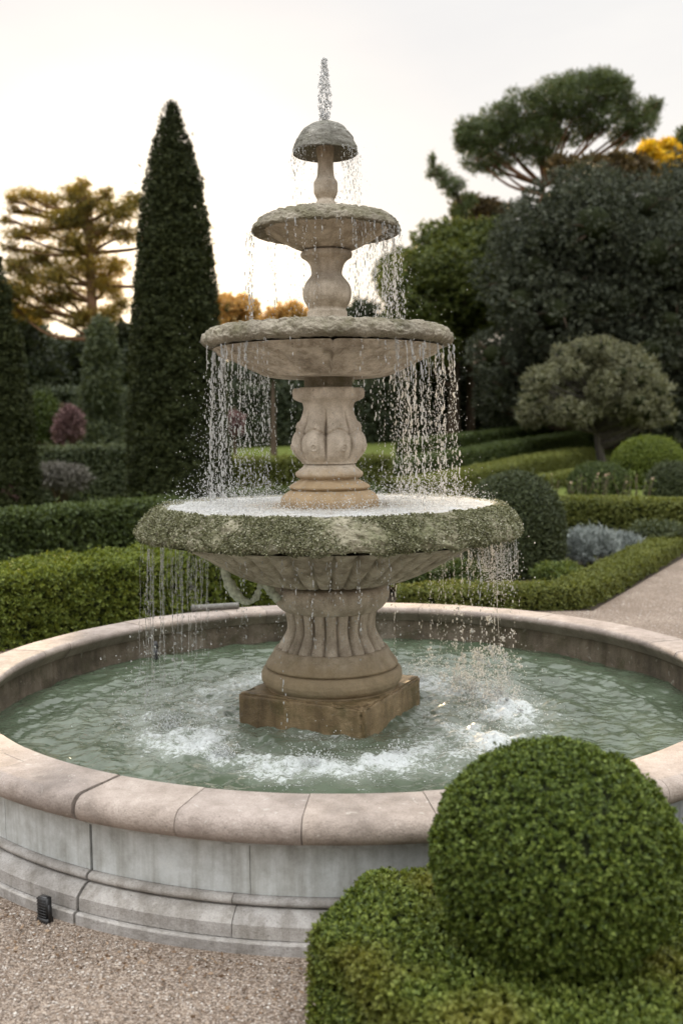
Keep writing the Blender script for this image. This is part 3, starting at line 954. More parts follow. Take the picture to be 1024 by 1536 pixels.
def fountain():
    # plinth: square block turned so that one corner faces the viewer
    a = math.atan2(-0.57, 0.18)
    hd = 0.60
    c = [(hd * math.cos(a + k * PI / 2), hd * math.sin(a + k * PI / 2)) for k in range(4)]
    import bmesh
    bm = bmesh.new()
    vb = [bm.verts.new((x, y, 0.15)) for x, y in c]; vt = [bm.verts.new((x, y, 0.455)) for x, y in c]
    bm.faces.new(vt); bm.faces.new(vb[::-1])
    for k in range(4):
        bm.faces.new((vb[k], vb[(k + 1) % 4], vt[(k + 1) % 4], vt[k]))
    bmesh.ops.bevel(bm, geom=[e for e in bm.edges], offset=0.012, segments=2, affect='EDGES')
    bmesh.ops.triangulate(bm, faces=bm.faces)
    for _ in range(5):
        bmesh.ops.subdivide_edges(bm, edges=[e for e in bm.edges if e.calc_length() > 0.03], cuts=1)
        bmesh.ops.triangulate(bm, faces=bm.faces)
    P = np.array([v.co[:] for v in bm.verts]); d = fbm(P * 9, 4) * 0.008
    bm.normal_update()
    for v, q in zip(bm.verts, d):
        v.co += v.normal * float(q)
    V = np.array([v.co[:] for v in bm.verts]); bm.verts.index_update(); T = np.array([[v.index for v in f.verts] for f in bm.faces])
    bm.free()
    np_mesh('plinth', V, T, M['plinth'], FR, True)
    # base moulding
    pr = resample([(0.31, 0.70), (0.335, 0.704), (0.352, 0.697), (0.362, 0.682), (0.370, 0.662), (0.388, 0.637), (0.405, 0.614), (0.413, 0.600), (0.410, 0.590), (0.398, 0.586), (0.398, 0.582), (0.418, 0.580), (0.432, 0.567), (0.440, 0.545), (0.441, 0.52), (0.434, 0.495), (0.420, 0.475), (0.408, 0.468), (0.404, 0.44)], 0.006)
    V, Fq = lathe(pr, 220, disp=rough_disp(0.004, 9))
    np_mesh('base_moulding', V, Fq, M['base'], FR, True)
    # fluted shaft: convex rods with round feet
    nfl = 22
    zz = np.linspace(0.945, 0.685, 56)
    def r_of(z):
        t = (0.945 - z) / 0.26
        return 0.268 - 0.018 * np.sin(np.clip(t * 1.2, 0, 1) * PI * 0.9) + 0.062 * np.clip((t - 0.35) / 0.65, 0, 1) ** 1.8
    def flut(T, r, z):
        ph = (T * nfl / (2 * PI)) % 1.0 - 0.5
        t = (0.945 - z) / 0.26
        end = np.clip((1.0 - t) / 0.10, 0, 1)
        circ = np.sqrt(np.clip(1 - (2.12 * ph) ** 2, 0, 1))
        foot = np.sqrt(np.clip(1 - (1 - end) ** 2, 0, 1))
        head = np.clip(t / 0.04, 0.3, 1)
        d = 0.050 * circ * foot - 0.026
        p = np.stack([(r * np.cos(T)).ravel(), (r * np.sin(T)).ravel(), z.ravel()], -1)
        return r + d + (0.004 * fbm(p * 10, 3)).reshape(r.shape), z
    V, Fq = lathe([(r_of(z), z) for z in zz], nfl * 20, disp=flut)
    np_mesh('fluted_shaft', V, Fq, M['shaft'], FR, True)
    # collar under the big bowl
    pr = catmull([(0.255, 0.938), (0.290, 0.936), (0.318, 0.950), (0.350, 0.985), (0.366, 1.028), (0.362, 1.064), (0.335, 1.090), (0.28, 1.10)], 5)
    V, Fq = lathe(pr[::-1], 160, disp=rough_disp(0.006, 7))
    np_mesh('collar', V, Fq, M['shaft'], FR, True)
    # ---- big bowl: gadrooned underside
    pr = catmull([(0.24, 1.085), (0.265, 1.118), (0.34, 1.116), (0.43, 1.120), (0.53, 1.148), (0.65, 1.205), (0.80, 1.295), (0.92, 1.355), (1.02, 1.388), (1.09, 1.40)], 8)
    def gad(T, r, z):
        w = np.clip((r - 0.30) / 0.2, 0, 1) * np.clip((1.09 - r) / 0.1, 0, 1)
        ph = T * 40 / (2 * PI) + (r - 0.5) * 2.2 * np.cos(T - 0.2)
        q = np.abs(((ph % 1.0) - 0.5) * 2)
        d = -0.034 * q ** 4 * w
        p = np.stack([(r * np.cos(T)).ravel(), (r * np.sin(T)).ravel(), z.ravel()], -1)
        e = (0.006 * fbm(p * 6, 3)).reshape(r.shape)
        return r + d * 0.7 + e, z - d * 0.7 - e * 0.4
    V, Fq = lathe(pr[::-1], 40 * 20, disp=gad)
    b4 = np_mesh('bowl', V, Fq, M['bowl'], FR, True)
    # moss blanket on the rim
    pr = catmull([(0.90, 1.545), (0.975, 1.580), (1.015, 1.596), (1.06, 1.585), (1.105, 1.552), (1.142, 1.505), (1.166, 1.458), (1.168, 1.428), (1.142, 1.415), (1.09, 1.42), (1.04, 1.43)], 7)
    pr = pr[::-1]
    def mossd(T, r, z):
        low = np.clip((1.49 - z) / 0.07, 0, 1) * np.clip((r - 1.08) / 0.05, 0, 1)
        x, y = r * np.cos(T), r * np.sin(T)
        p = np.stack([x.ravel(), y.ravel(), z.ravel()], -1)
        b1 = fbm(p * 5.5, 4).reshape(r.shape); b2 = fbm(p * 26 + 7, 3).reshape(r.shape)
        fold = np.sin(T * 34 + 3.5 * b1 + (z - 1.5) * 14)
        leftw = np.exp(-(((T - (PI + 0.45)) + PI) % (2 * PI) - PI) ** 2 / 0.35)
        edge = perlin(np.stack([T.ravel() * 14, 0 * T.ravel(), 0 * T.ravel() + 3.3], -1)).reshape(r.shape)
        w = np.clip((r - 1.0) / 0.06, 0.2, 1)
        b3 = fbm(p * 60 + 3, 2).reshape(r.shape)
        d = (0.022 * b1 + 0.017 * b2 + 0.008 * b3 + 0.009 * fold * (0.15 + leftw)) * w
        return r + d, z + 0.5 * d - low * (0.035 * edge + 0.002)
    V, Fq = lathe(resample(pr, 0.008), 760, disp=mossd)
    np_mesh('moss_bed', V, Fq, M['mossrim'], b4, True)
    b4.name = 'bowl'
    # moss tufts
    keep = lambda P: (np.hypot(P[:, 0], P[:, 1]) > 1.03) & (P[:, 1] < 0.75)
    P, Nn = scatter(V, Fq, 120000)
    patch = fbm(P * 4.2 + 2, 3)
    ok = keep(P) & (patch + RNG.normal(0, 0.16, len(P)) > -0.10 + 0.45 * np.clip(P[:, 0] - 0.45, 0, 1))
    P, Nn = P[ok], Nn[ok]
    up = np.where((Nn * np.stack([P[:, 0], P[:, 1], 0.5 * np.ones(len(P))], -1)).sum(1) < 0, -1, 1)[:, None]
    A = unit(Nn * up + RNG.normal(size=P.shape) * 0.5)
    LV, LF = leaves(P + Nn * up * 0.002, A, 2, 0.011, 0.65, (0.3, 1.3), 0.4)
    np_mesh('moss_tufts', LV, LF, M['moss'], b4)
    # ---- baluster between big and middle bowl
    def neckz(y): return zy(y)
    base = [(695, 37.5), (700, 40), (705, 46), (708, 50), (711, 50.8), (714, 49.5), (716, 47), (717, 43.5), (719, 43.5), (722, 50), (726, 57), (729, 60.5), (731, 60.5), (733, 58), (734, 55.5), (735.5, 60), (740, 67.5), (745, 72), (750, 74), (757, 73.5), (765, 73)]
    V, Fq = lathe(resample(pxprof(base), 0.005), 192, disp=rough_disp(0.003, 11))
    np_mesh('base_moulding', V, Fq, M['baluster'], FR, True)
    body = catmull(pxprof([(695, 41), (692, 42.5), (688, 45.5), (682, 49.5), (674, 52.5), (664, 53.5), (655, 51.5), (646, 48), (636, 43.5), (625, 39.5), (614, 37.5), (606, 38.5), (601, 42)]), 6)
    zt, zb2 = zy(604), zy(692)
    def lobes(T, r, z):
        t = np.clip((z - zb2) / (zt - zb2), 0, 1)
        w = np.sin(np.clip(t * 1.12, 0, 1) * PI) ** 0.7
        ph = (T * 8 / (2 * PI) + 0.12) % 1.0
        q = np.abs(ph - 0.5) * 2
        groove = np.exp(-((1 - q) / 0.085) ** 2)
        low = np.clip((0.72 - t) / 0.12, 0, 1)
        step = np.exp(-((t - 0.55 + 0.10 * q) / 0.028) ** 2)
        d = (-0.046 * groove * (0.5 + 0.5 * low) + 0.016 * (1 - q ** 2)) * w - 0.016 * step * w
        # small scroll bosses on each leaf
        for tc, pc, rr_ in ((0.24, 0.62, 0.09), (0.62, 0.52, 0.075)):
            dist = np.hypot((ph - pc) * 0.19 / 0.22, (t - tc) * 0.36 / 0.22)
            d = d + 0.013 * np.exp(-((dist - rr_) / 0.035) ** 2) + 0.012 * np.exp(-(dist / 0.03) ** 2)
        p = np.stack([(r * np.cos(T)).ravel(), (r * np.sin(T)).ravel(), z.ravel()], -1)
        return r + d + (0.005 * fbm(p * 9, 3)).reshape(r.shape), z
    V, Fq = lathe(resample(body, 0.006)[::-1], 8 * 40, disp=lobes)
    np_mesh('baluster', V, Fq, M['baluster'], FR, True)
    capp = catmull(pxprof([(603, 40), (600, 45), (597, 49), (590, 50), (584, 49), (582, 45), (582, 30)]), 4)
    def capd(T, r, z):
        d = 0.018 * np.cos(T * 8 + 0.8) * np.clip((r - 0.15) / 0.04, 0, 1)
        p = np.stack([(r * np.cos(T)).ravel(), (r * np.sin(T)).ravel(), z.ravel()], -1)
        return r + d + (0.006 * fbm(p * 11, 3)).reshape(r.shape), z
    V, Fq = lathe(capp[::-1], 200, disp=capd)
    np_mesh('capital', V, Fq, M['baluster'], FR, True)
    V, Fq = lathe(pxprof([(584, 36), (562, 36)])[::-1], 64)
    np_mesh('neck', V, Fq, M['rim'], FR, True)
    # ---- middle bowl
    und = catmull([(0.14, 2.372), (0.30, 2.374), (0.375, 2.382), (0.46, 2.418), (0.55, 2.462), (0.615, 2.492), (0.655, 2.505)], 7).tolist() + [(0.662, 2.512), (0.672, 2.515), (0.676, 2.53), (0.70, 2.545)]
    def und3(T, r, z):
        q = np.abs(((T * 10 / (2 * PI) + 0.25) % 1.0 - 0.5) * 2)
        w = np.clip((r - 0.3) / 0.1, 0, 1) * np.clip((0.65 - r) / 0.03, 0, 1)
        d = -0.010 * np.clip((q - 0.86) / 0.14, 0, 1) * w + 0.020 * np.exp(-(((T - 1.515 * PI) * r + 0.004 * np.sin(z * 90)) / 0.007) ** 2) * np.clip((r - 0.33) / 0.05, 0, 1)
        p = np.stack([(r * np.cos(T)).ravel(), (r * np.sin(T)).ravel(), z.ravel()], -1)
        e = (0.006 * fbm(p * 7, 3)).reshape(r.shape)
        return r + d + e, z - d
    V, Fq = lathe(resample(und, 0.012)[::-1], 320, disp=und3)
    b3 = np_mesh('bowl', V, Fq, M['bowl'], FR, True)
    pr = catmull([(0.50, 2.60), (0.585, 2.635), (0.635, 2.664), (0.69, 2.664), (0.735, 2.642), (0.760, 2.608), (0.764, 2.582), (0.745, 2.562), (0.70, 2.556), (0.66, 2.56)], 7)[::-1]
    def rimd(fold, amp):
        def f(T, r, z):
            p = np.stack([(r * np.cos(T)).ravel(), (r * np.sin(T)).ravel(), z.ravel()], -1)
            b1 = fbm(p * 7, 4).reshape(r.shape); b2 = fbm(p * 30 + 7, 3).reshape(r.shape)
            fo = np.sin(T * fold + 3 * b1 + z * 20)
            notch = np.abs(perlin(np.stack([T.ravel() * 3.1, 0 * T.ravel(), 0 * T.ravel() + 1.3], -1)).reshape(r.shape))
            b3 = fbm(p * 75 + 1, 2).reshape(r.shape)
            d = amp * (0.8 * b1 + 0.8 * b2 + 0.45 * b3 + 0.2 * fo) - 0.5 * amp * np.exp(-(notch / 0.03) ** 2)
            return r + d, z + 0.6 * d
        return f
    V, Fq = lathe(resample(pr, 0.007), 620, disp=rimd(46, 0.017))
    np_mesh('rim', V, Fq, M['rim'], b3, True)
    # water lying in the middle bowl
    # ---- second baluster
    V, Fq = lathe(resample(catmull(pxprof([(478, 31), (473, 30), (468, 29.5), (466, 28), (463, 28), (459, 30.5), (453, 34), (447, 36), (440, 36.8), (433, 36), (426, 33), (420, 28.5), (415, 24.5), (411, 23), (405, 23.5), (399, 25), (395, 27), (391, 30)]), 5), 0.008)[::-1], 128, disp=rough_disp(0.005, 10))
    np_mesh('baluster', V, Fq, M['shaft'], FR, True)
    V, Fq = lathe(resample(catmull(pxprof([(392, 29), (389, 33), (386, 37.5), (382, 38.5), (379, 37.5), (377, 33), (377, 20)]), 4), 0.008)[::-1], 128, disp=rough_disp(0.005, 10))
    np_mesh('capital', V, Fq, M['shaft'], FR, True)
    V, Fq = lathe(pxprof([(379, 27), (370, 28)])[::-1], 64)
    np_mesh('neck', V, Fq, M['rim'], FR, True)
    # ---- upper bowl
    und = catmull([(0.08, zy(375)), (half(376, 33), zy(376)), (half(372, 46), zy(372)), (half(363, 64), zy(363)), (half(354, 79), zy(354)), (half(348, 87), zy(348)), (0.385, 3.262)], 7)
    def und2(T, r, z):
        q = np.abs(((T * 14 / (2 * PI) + 0.25) % 1.0 - 0.5) * 2)
        w = np.clip((r - 0.18) / 0.06, 0, 1)
        d = -0.006 * np.clip((q - 0.85) / 0.15, 0, 1) * w
        p = np.stack([(r * np.cos(T)).ravel(), (r * np.sin(T)).ravel(), z.ravel()], -1)
        return r + d + (0.005 * fbm(p * 8, 3)).reshape(r.shape), z - d
    V, Fq = lathe(resample(und, 0.01)[::-1], 224, disp=und2)
    b2 = np_mesh('bowl', V, Fq, M['bowl'], FR, True)
    pr = catmull([(0.26, 3.315), (0.315, 3.335), (0.355, 3.343), (0.395, 3.325), (0.43, 3.292), (0.452, 3.262), (0.448, 3.246), (0.425, 3.244), (0.395, 3.252), (0.37, 3.262)], 6)[::-1]
    V, Fq = lathe(resample(pr, 0.006), 420, disp=rimd(30, 0.012))
    np_mesh('rim', V, Fq, M['rim'], b2, True)
    # ---- stem and cap
    V, Fq = lathe(resample(catmull(pxprof([(312, 16), (305, 15), (302, 13.5), (299, 13), (295, 15), (289, 17.5), (281, 18), (274, 17.8), (270, 15.5), (265, 13), (258, 12), (246, 11.6), (234, 12.5), (224, 13.5), (218, 14)]), 5), 0.006)[::-1], 96, disp=rough_disp(0.004, 14))
    np_mesh('stem', V, Fq, M['shaft'], FR, True)
    pr = resample(catmull(pxprof([(221, 10), (223, 26), (229, 45), (231, 48), (229, 49), (224, 48), (214, 44.5), (203, 38.5), (194, 31), (188, 23), (185.5, 14), (184, 7), (181, 4.5), (179, 2), (178.5, 0.2)]), 5), 0.008)
    def capn(T, r, z):
        p = np.stack([(r * np.cos(T)).ravel(), (r * np.sin(T)).ravel(), z.ravel()], -1)
        b = fbm(p * np.array([12, 12, 34]), 4).reshape(r.shape)
        q = np.abs(((T * 6 / (2 * PI) + 0.3) % 1.0 - 0.5) * 2)
        d = (0.010 * b - 0.006 * np.clip((q - 0.9) / 0.1, 0, 1)) * np.clip(r / 0.08, 0, 1)
        return r + d, z + 0.5 * d
    V, Fq = lathe(pr[::-1], 240, disp=capn)
    np_mesh('cap', V, Fq, M['cap'], FR, True)
    # crusted scroll under the big bowl on the left
    pts = [at(x, y, -0.22) for x, y in ((336, 848), (341, 868), (350, 886), (362, 899), (374, 903), (384, 896), (389, 882), (394, 873), (402, 880), (410, 892), (418, 900))]
    pts = catmull(pts, 5)
    rad = 0.019 + 0.007 * np.sin(np.linspace(0, 9, len(pts))) + 0.004 * RNG.normal(size=len(pts))
    V, Fq = tube(pts, np.abs(rad) + 0.004, 12)
    V = V + unit(RNG.normal(size=V.shape)) * 0.003
    tri_mesh('scroll_bracket', [(V, Fq)], M['verdigris'], FR, True)


fountain()


def bowl_waters():
    n, kk = 200, 44
    rr = np.linspace(0.2, 1.035, kk)
    def dsp(T, r, z):
        p = np.stack([(r * np.cos(T)).ravel(), (r * np.sin(T)).ravel(), z.ravel()], -1)
        return r, z + (0.012 * fbm(p * 9, 4) + 0.006 * perlin(p * 40)).reshape(r.shape) * np.clip((r - 0.33) / 0.2, 0.15, 1)
    V, Fq = lathe([(r, 1.590) for r in rr][::-1], n, disp=dsp)
    o = np_mesh('bowl_water', V, Fq, M['foamwater'], None, True); tag(o, kind='structure')
    for r1, z in ((0.60, 2.640), (0.33, 3.328)):
        V, Fq = lathe([(r, z) for r in np.linspace(0.02, r1, 20)][::-1], 120, disp=dsp)
        o = np_mesh('bowl_water', V, Fq, M['foamwater'], None, True); tag(o, kind='structure')


bowl_waters()

# ------------------------------------------------------------------ falling water
_d0 = []
for p_ in range(5):
    ph = PI * p_ / 4
    if p_ in (0, 4):
        _d0.append((0, 0, math.cos(ph)))
    else:
        for q_ in range(6):
            _d0.append((math.sin(ph) * math.cos(2 * PI * q_ / 6), math.sin(ph) * math.sin(2 * PI * q_ / 6), math.cos(ph)))
DROP_V = np.array(_d0)
_f = []
for q_ in range(6):
    q2 = (q_ + 1) % 6
    _f.append((0, 1 + q_, 1 + q2))
    for ring_ in range(2):
        a_, b_ = 1 + ring_ * 6, 7 + ring_ * 6
        _f.append((a_ + q_, b_ + q_, b_ + q2)); _f.append((a_ + q_, b_ + q2, a_ + q2))
    _f.append((13 + q_, 19, 13 + q2))
DROP_F = np.array(_f)


def drops_geo(P, S):
    """P centres, S (n,3) radii"""
    V = (DROP_V[None] * S[:, None, :] + P[:, None, :]).reshape(-1, 3)
    Ff = (DROP_F[None] + (np.arange(len(P)) * len(DROP_V))[:, None, None]).reshape(-1, 3)
    return V, Ff


def stream(x, y, z0, z1, out_v, ang, size, thick=1.0, thread=0.35, gap=1.0):
    """one falling thread: continuous at the lip, breaking into drops"""
    T = math.sqrt(2 * (z0 - z1) / 9.81)
    ph0, ph1 = random.uniform(0, 6), random.uniform(0, 6)
    parts = []
    def pos(t):
        w = 0.004 * np.sin(t * 38 + ph0) * (0.3 + t / T)
        w2 = 0.004 * np.sin(t * 31 + ph1) * (0.3 + t / T)
        return np.stack([x + out_v * t * math.cos(ang) + w, y + out_v * t * math.sin(ang) + w2, z0 - 0.5 * 9.81 * t * t + 0 * t], -1)
    if thread > 0.02:
        t = np.linspace(0, T * thread * random.uniform(0.6, 1.2), 16)
        t = np.clip(t, 0, T)
        rad = size * thick * (0.55 - 0.25 * t / T) * (1 + 0.35 * np.sin(t * 160 + ph0))
        parts.append(tube(pos(t), np.maximum(rad, 0.0008), 5))
    P, S = [], []
    t = T * random.uniform(0.02, 0.15)
    while t < T:
        s = size * random.choice((0.45, 0.5, 0.6, 0.7, 0.8, 1.25)) * random.uniform(0.75, 1.2)
        p = pos(np.array([t]))[0]
        sc = 0.0035 + 0.006 * t / T
        p = p + np.array([random.gauss(0, sc), random.gauss(0, sc), 0])
        P.append(p); S.append((s * 0.72, s * 0.72, s * random.uniform(1.4, 3.8)))
        v = 9.81 * t + 0.6
        t += gap * (random.uniform(0.006, 0.022) + 0.004) / v
    return parts, P, S


def side_angle(a0, a1):
    for c in (0, 180, 360):
        if a0 < c < a1:
            h = max(c - a0, a1 - c)
            while True:
                a = c + random.choice((-1, 1)) * math.degrees(math.acos(random.uniform(math.cos(R(h)), 0.9995)))
                if a0 <= a <= a1: return R(a)
    return R(random.uniform(a0, a1))


def falling(name, label, specs, R0, z0, z1, spray, mat, seed):
    random.seed(seed)
    tubes, P, S = [], [], []
    for a0, a1, cnt, size, thread, gap, frac in specs:
        for _ in range(cnt):
            a = side_angle(a0, a1)
            r = R0 + random.gauss(0, 0.012)
            zz = z0 + random.gauss(0, 0.008)
            zt = z1 if random.random() < frac else zz - (zz - z1) * random.uniform(0.10, 0.5)
            tb, p, s = stream(r * math.cos(a), r * math.sin(a), zz, zt, random.uniform(0.02, 0.10), a, size * random.uniform(0.7, 1.2), 1.0, thread, gap)
            tubes += tb; P += p; S += s
    P += [q for q, _ in spray]; S += [(s, s, s * random.uniform(1, 1.6)) for _, s in spray]
    V, Fq = drops_geo(np.array(P), np.array(S))
    parts = [(V, Fq)] + tubes
    o = tri_mesh(name, parts, mat, None, True)
    tag(o, label, 'falling water', kind='stuff')
    return o


def cloud(n, c, s, r0, r1, zmin=None):
    o = []
    for _ in range(n):
        p = np.array([random.gauss(c[k], s[k]) for k in range(3)])
        if zmin is not None and p[2] < zmin: p[2] = zmin + random.random() * 0.05
        o.append((p, random.uniform(r0, r1) * random.choice((0.6, 0.8, 1, 1.3))))
    return o


def all_falling():
    # angles: 0 = right, 90 = back, 180 = left, 270 = front
    random.seed(1)
    # from the cap
    falling('falling_water', 'fine droplets falling from the small top cap', [(300, 420, 26, 0.0030, 0.3, 1.3, 0.55), (150, 235, 16, 0.0030, 0.3, 1.5, 0.5), (90, 270, 8, 0.0028, 0.2, 1.6, 0.4)], 0.199, 3.72, 3.34, cloud(160, (0.1, 0, 3.55), (0.09, 0.1, 0.12), 0.0012, 0.003), M['drops'], 21)
    # from the upper bowl
    falling('falling_water', 'droplet strings falling from the upper bowl onto the middle bowl',
            [(-70, 60, 22, 0.0038, 0.2, 1.3, 0.95), (-52, 40, 8, 0.0050, 0.3, 0.8, 1.0), (172, 192, 7, 0.0042, 0.2, 1.1, 1.0), (40, 150, 14, 0.0038, 0.1, 1.5, 0.8), (200, 300, 16, 0.0036, 0.15, 1.6, 0.6)],
            0.447, 3.245, 2.66, cloud(500, (0.36, -0.05, 2.95), (0.09, 0.2, 0.18), 0.0009, 0.0024), M['drops'], 22)
    # from the middle bowl
    sp = cloud(1200, (0.62, -0.1, 2.05), (0.10, 0.3, 0.28), 0.0009, 0.0026) + cloud(1300, (-0.64, -0.1, 1.95), (0.10, 0.3, 0.25), 0.0009, 0.0026)
    for k in range(2600):
        a = random.uniform(0, 2 * PI); r = random.gauss(0.76, 0.1)
        sp.append((np.array([r * math.cos(a), r * math.sin(a), 1.6 + abs(random.gauss(0, 0.10))]), random.uniform(0.0011, 0.0032)))
    falling('falling_water', 'curtain of droplet strings falling from the middle bowl onto the mossy bowl',
            [(-60, 58, 24, 0.0042, 0.40, 1.4, 1.0), (-48, 45, 9, 0.0056, 0.25, 0.85, 1.0), (122, 240, 24, 0.0040, 0.40, 1.4, 1.0), (140, 222, 8, 0.0054, 0.25, 0.9, 1.0), (45, 142, 24, 0.0040, 0.12, 1.5, 0.9), (225, 315, 18, 0.0036, 0.1, 2.0, 0.45)],
            0.752, 2.535, 1.60, sp, M['drops'], 23)
    # from the big mossy bowl into the pool
    z1 = WATER_Z
    sp = []
    falling('falling_water', 'ropes of clear water falling from the left of the mossy bowl',
            [(143, 216, 26, 0.0030, 0.95, 2.2, 0.95), (150, 210, 6, 0.0042, 0.5, 1.6, 0.9), (216, 236, 9, 0.0028, 0.9, 2.2, 0.55), (120, 142, 10, 0.0028, 0.7, 2.0, 0.7)],
            1.135, 1.372, z1, cloud(260, (-1.1, -0.1, 0.5), (0.12, 0.25, 0.16), 0.002, 0.006, z1), M['clear'], 24)
    random.seed(9)
    sp = cloud(700, (0.95, 0.25, 0.42), (0.2, 0.22, 0.12), 0.0012, 0.0034, z1)
    for k in range(80):
        c_ = (random.gauss(0.97, 0.13), random.gauss(0.30, 0.2), z1 + abs(random.gauss(0, 0.20)))
        w_ = random.uniform(0.008, 0.022)
        sp += cloud(random.randint(12, 38), c_, (w_, w_, w_ * random.uniform(0.8, 2.0)), 0.0018, 0.0055, z1)
    sp += cloud(1500, (1.02, 0.0, 1.22), (0.07, 0.16, 0.09), 0.0014, 0.0036)
    falling('falling_water', 'netted sheet of droplets falling from the right of the mossy bowl',
            [(-40, 52, 44, 0.0027, 0.7, 1.6, 0.12), (-34, 44, 9, 0.0040, 0.4, 1.4, 0.9), (44, 70, 8, 0.0038, 0.2, 1.4, 0.8), (-52, -38, 5, 0.004, 0.3, 1.4, 0.6)],
            1.125, 1.375, z1, sp, M['drops'], 25)
    # dribbles at the front and back of the big bowl
    falling('falling_water', 'short dribbles running off the front and back of the mossy bowl',
            [(238, 300, 16, 0.0034, 0.25, 1.8, 0.06), (60, 140, 16, 0.0036, 0.25, 1.6, 0.4), (225, 318, 10, 0.0028, 0.2, 2.0, 0.03)],
            1.10, 1.37, z1, cloud(120, (0.0, -0.9, 1.05), (0.3, 0.1, 0.1), 0.0015, 0.004), M['drops'], 26)
    # splash ring where the water lands in the pool
    random.seed(31)
    P, S = [], []
    aa_ = np.linspace(0, 2 * PI, 360, endpoint=False)
    fbm_a = fbm(np.stack([np.cos(aa_) * 3.1, np.sin(aa_) * 3.1, 0 * aa_], -1), 3)
    for k in range(16000):
        a = random.uniform(0, 2 * PI)
        if fbm_a[int(a / (2 * PI) * 360) % 360] < random.gauss(-0.02, 0.1): continue
        wgt = 0.35 + 0.65 * max(0, math.cos(a + PI / 2)) + 0.7 * math.exp(-((a if a < PI else a - 2 * PI) - 0.2) ** 2 / 0.4) + 0.6 * math.exp(-(a - PI - 0.2) ** 2 / 0.2)
        if random.random() > wgt / 1.5: continue
        r = random.gauss(1.05, 0.16)
        h = abs(random.gauss(0, 0.022)) + (abs(random.gauss(0, 0.07)) if random.random() < 0.2 else 0)
        s = 0.0011 + 0.0026 * random.random() ** 2
        P.append((r * math.cos(a), r * math.sin(a), z1 + h)); S.append((s, s, s * random.uniform(0.8, 1.4)))
    # water thrown up in blobs on the right
    for bx, by, n_, hh in ((0.62, 0.75, 260, 0.10), (0.98, 0.55, 420, 0.12), (1.10, 0.30, 300, 0.10), (0.85, 0.45, 200, 0.14), (-0.98, -0.28, 260, 0.05), (-0.6, -0.85, 330, 0.04), (-0.1, -1.02, 300, 0.04), (0.35, -0.9, 300, 0.04)):
        for k in range(n_):
            h = abs(random.gauss(0, hh)); w = 0.03 + 0.25 * h
            s = random.uniform(0.0012, 0.0052) * (1 - min(0.5, h * 2))
            P.append((bx + random.gauss(0, w), by + random.gauss(0, w), z1 + h)); S.append((s, s, s * random.uniform(0.8, 1.8)))
    V, Fq = drops_geo(np.array(P), np.array(S))
    o = np_mesh('splash', V, Fq, M['spray'], None, True)
    tag(o, 'white splash drops thrown up from the pool around the stone plinth', 'splash', kind='stuff')
    # splash in the big bowl
    P, S = [], []
    for k in range(5200):
        a = random.uniform(0, 2 * PI); r = random.uniform(0.42, 1.03)
        h = abs(random.gauss(0, 0.02)) + (abs(random.gauss(0, 0.05)) if random.random() < 0.3 else 0)
        s = random.uniform(0.001, 0.0032)
        P.append((r * math.cos(a), r * math.sin(a), 1.592 + h)); S.append((s, s, s))
    V, Fq = drops_geo(np.array(P), np.array(S))
    o = np_mesh('splash', V, Fq, M['spray'], None, True)
    tag(o, 'white foam and spray bouncing on the water of the mossy bowl', 'splash', kind='stuff')
    # jet out of the top
    P, S = [], []
    zb_, zt_ = zy(182), zy(88)
    for k in range(620):
        t = random.random() ** 0.9
        z = zb_ + (zt_ - zb_) * t
        w = 0.020 + 0.022 * math.sin(min(1, 0.15 + t * 0.95) * PI)
        s = random.uniform(0.0018, 0.0062) * (1 - 0.3 * t)
        a = random.uniform(0, 6.28); r = w * math.sqrt(random.random())
        P.append((r * math.cos(a), r * math.sin(a), z)); S.append((s, s, s * random.uniform(1.0, 2.2)))
    for k in range(120):
        z = zb_ + (zt_ - zb_) * random.random()
        P.append((random.gauss(0, 0.02), random.gauss(0, 0.02), z)); s = random.uniform(0.001, 0.003); S.append((s, s, s))
    V, Fq = drops_geo(np.array(P), np.array(S))
    o = np_mesh('water_jet', V, Fq, M['drops'], None, True)
    tag(o, 'bubbling jet of water shooting up from the fountain cap', 'water jet', kind='stuff')


all_falling()


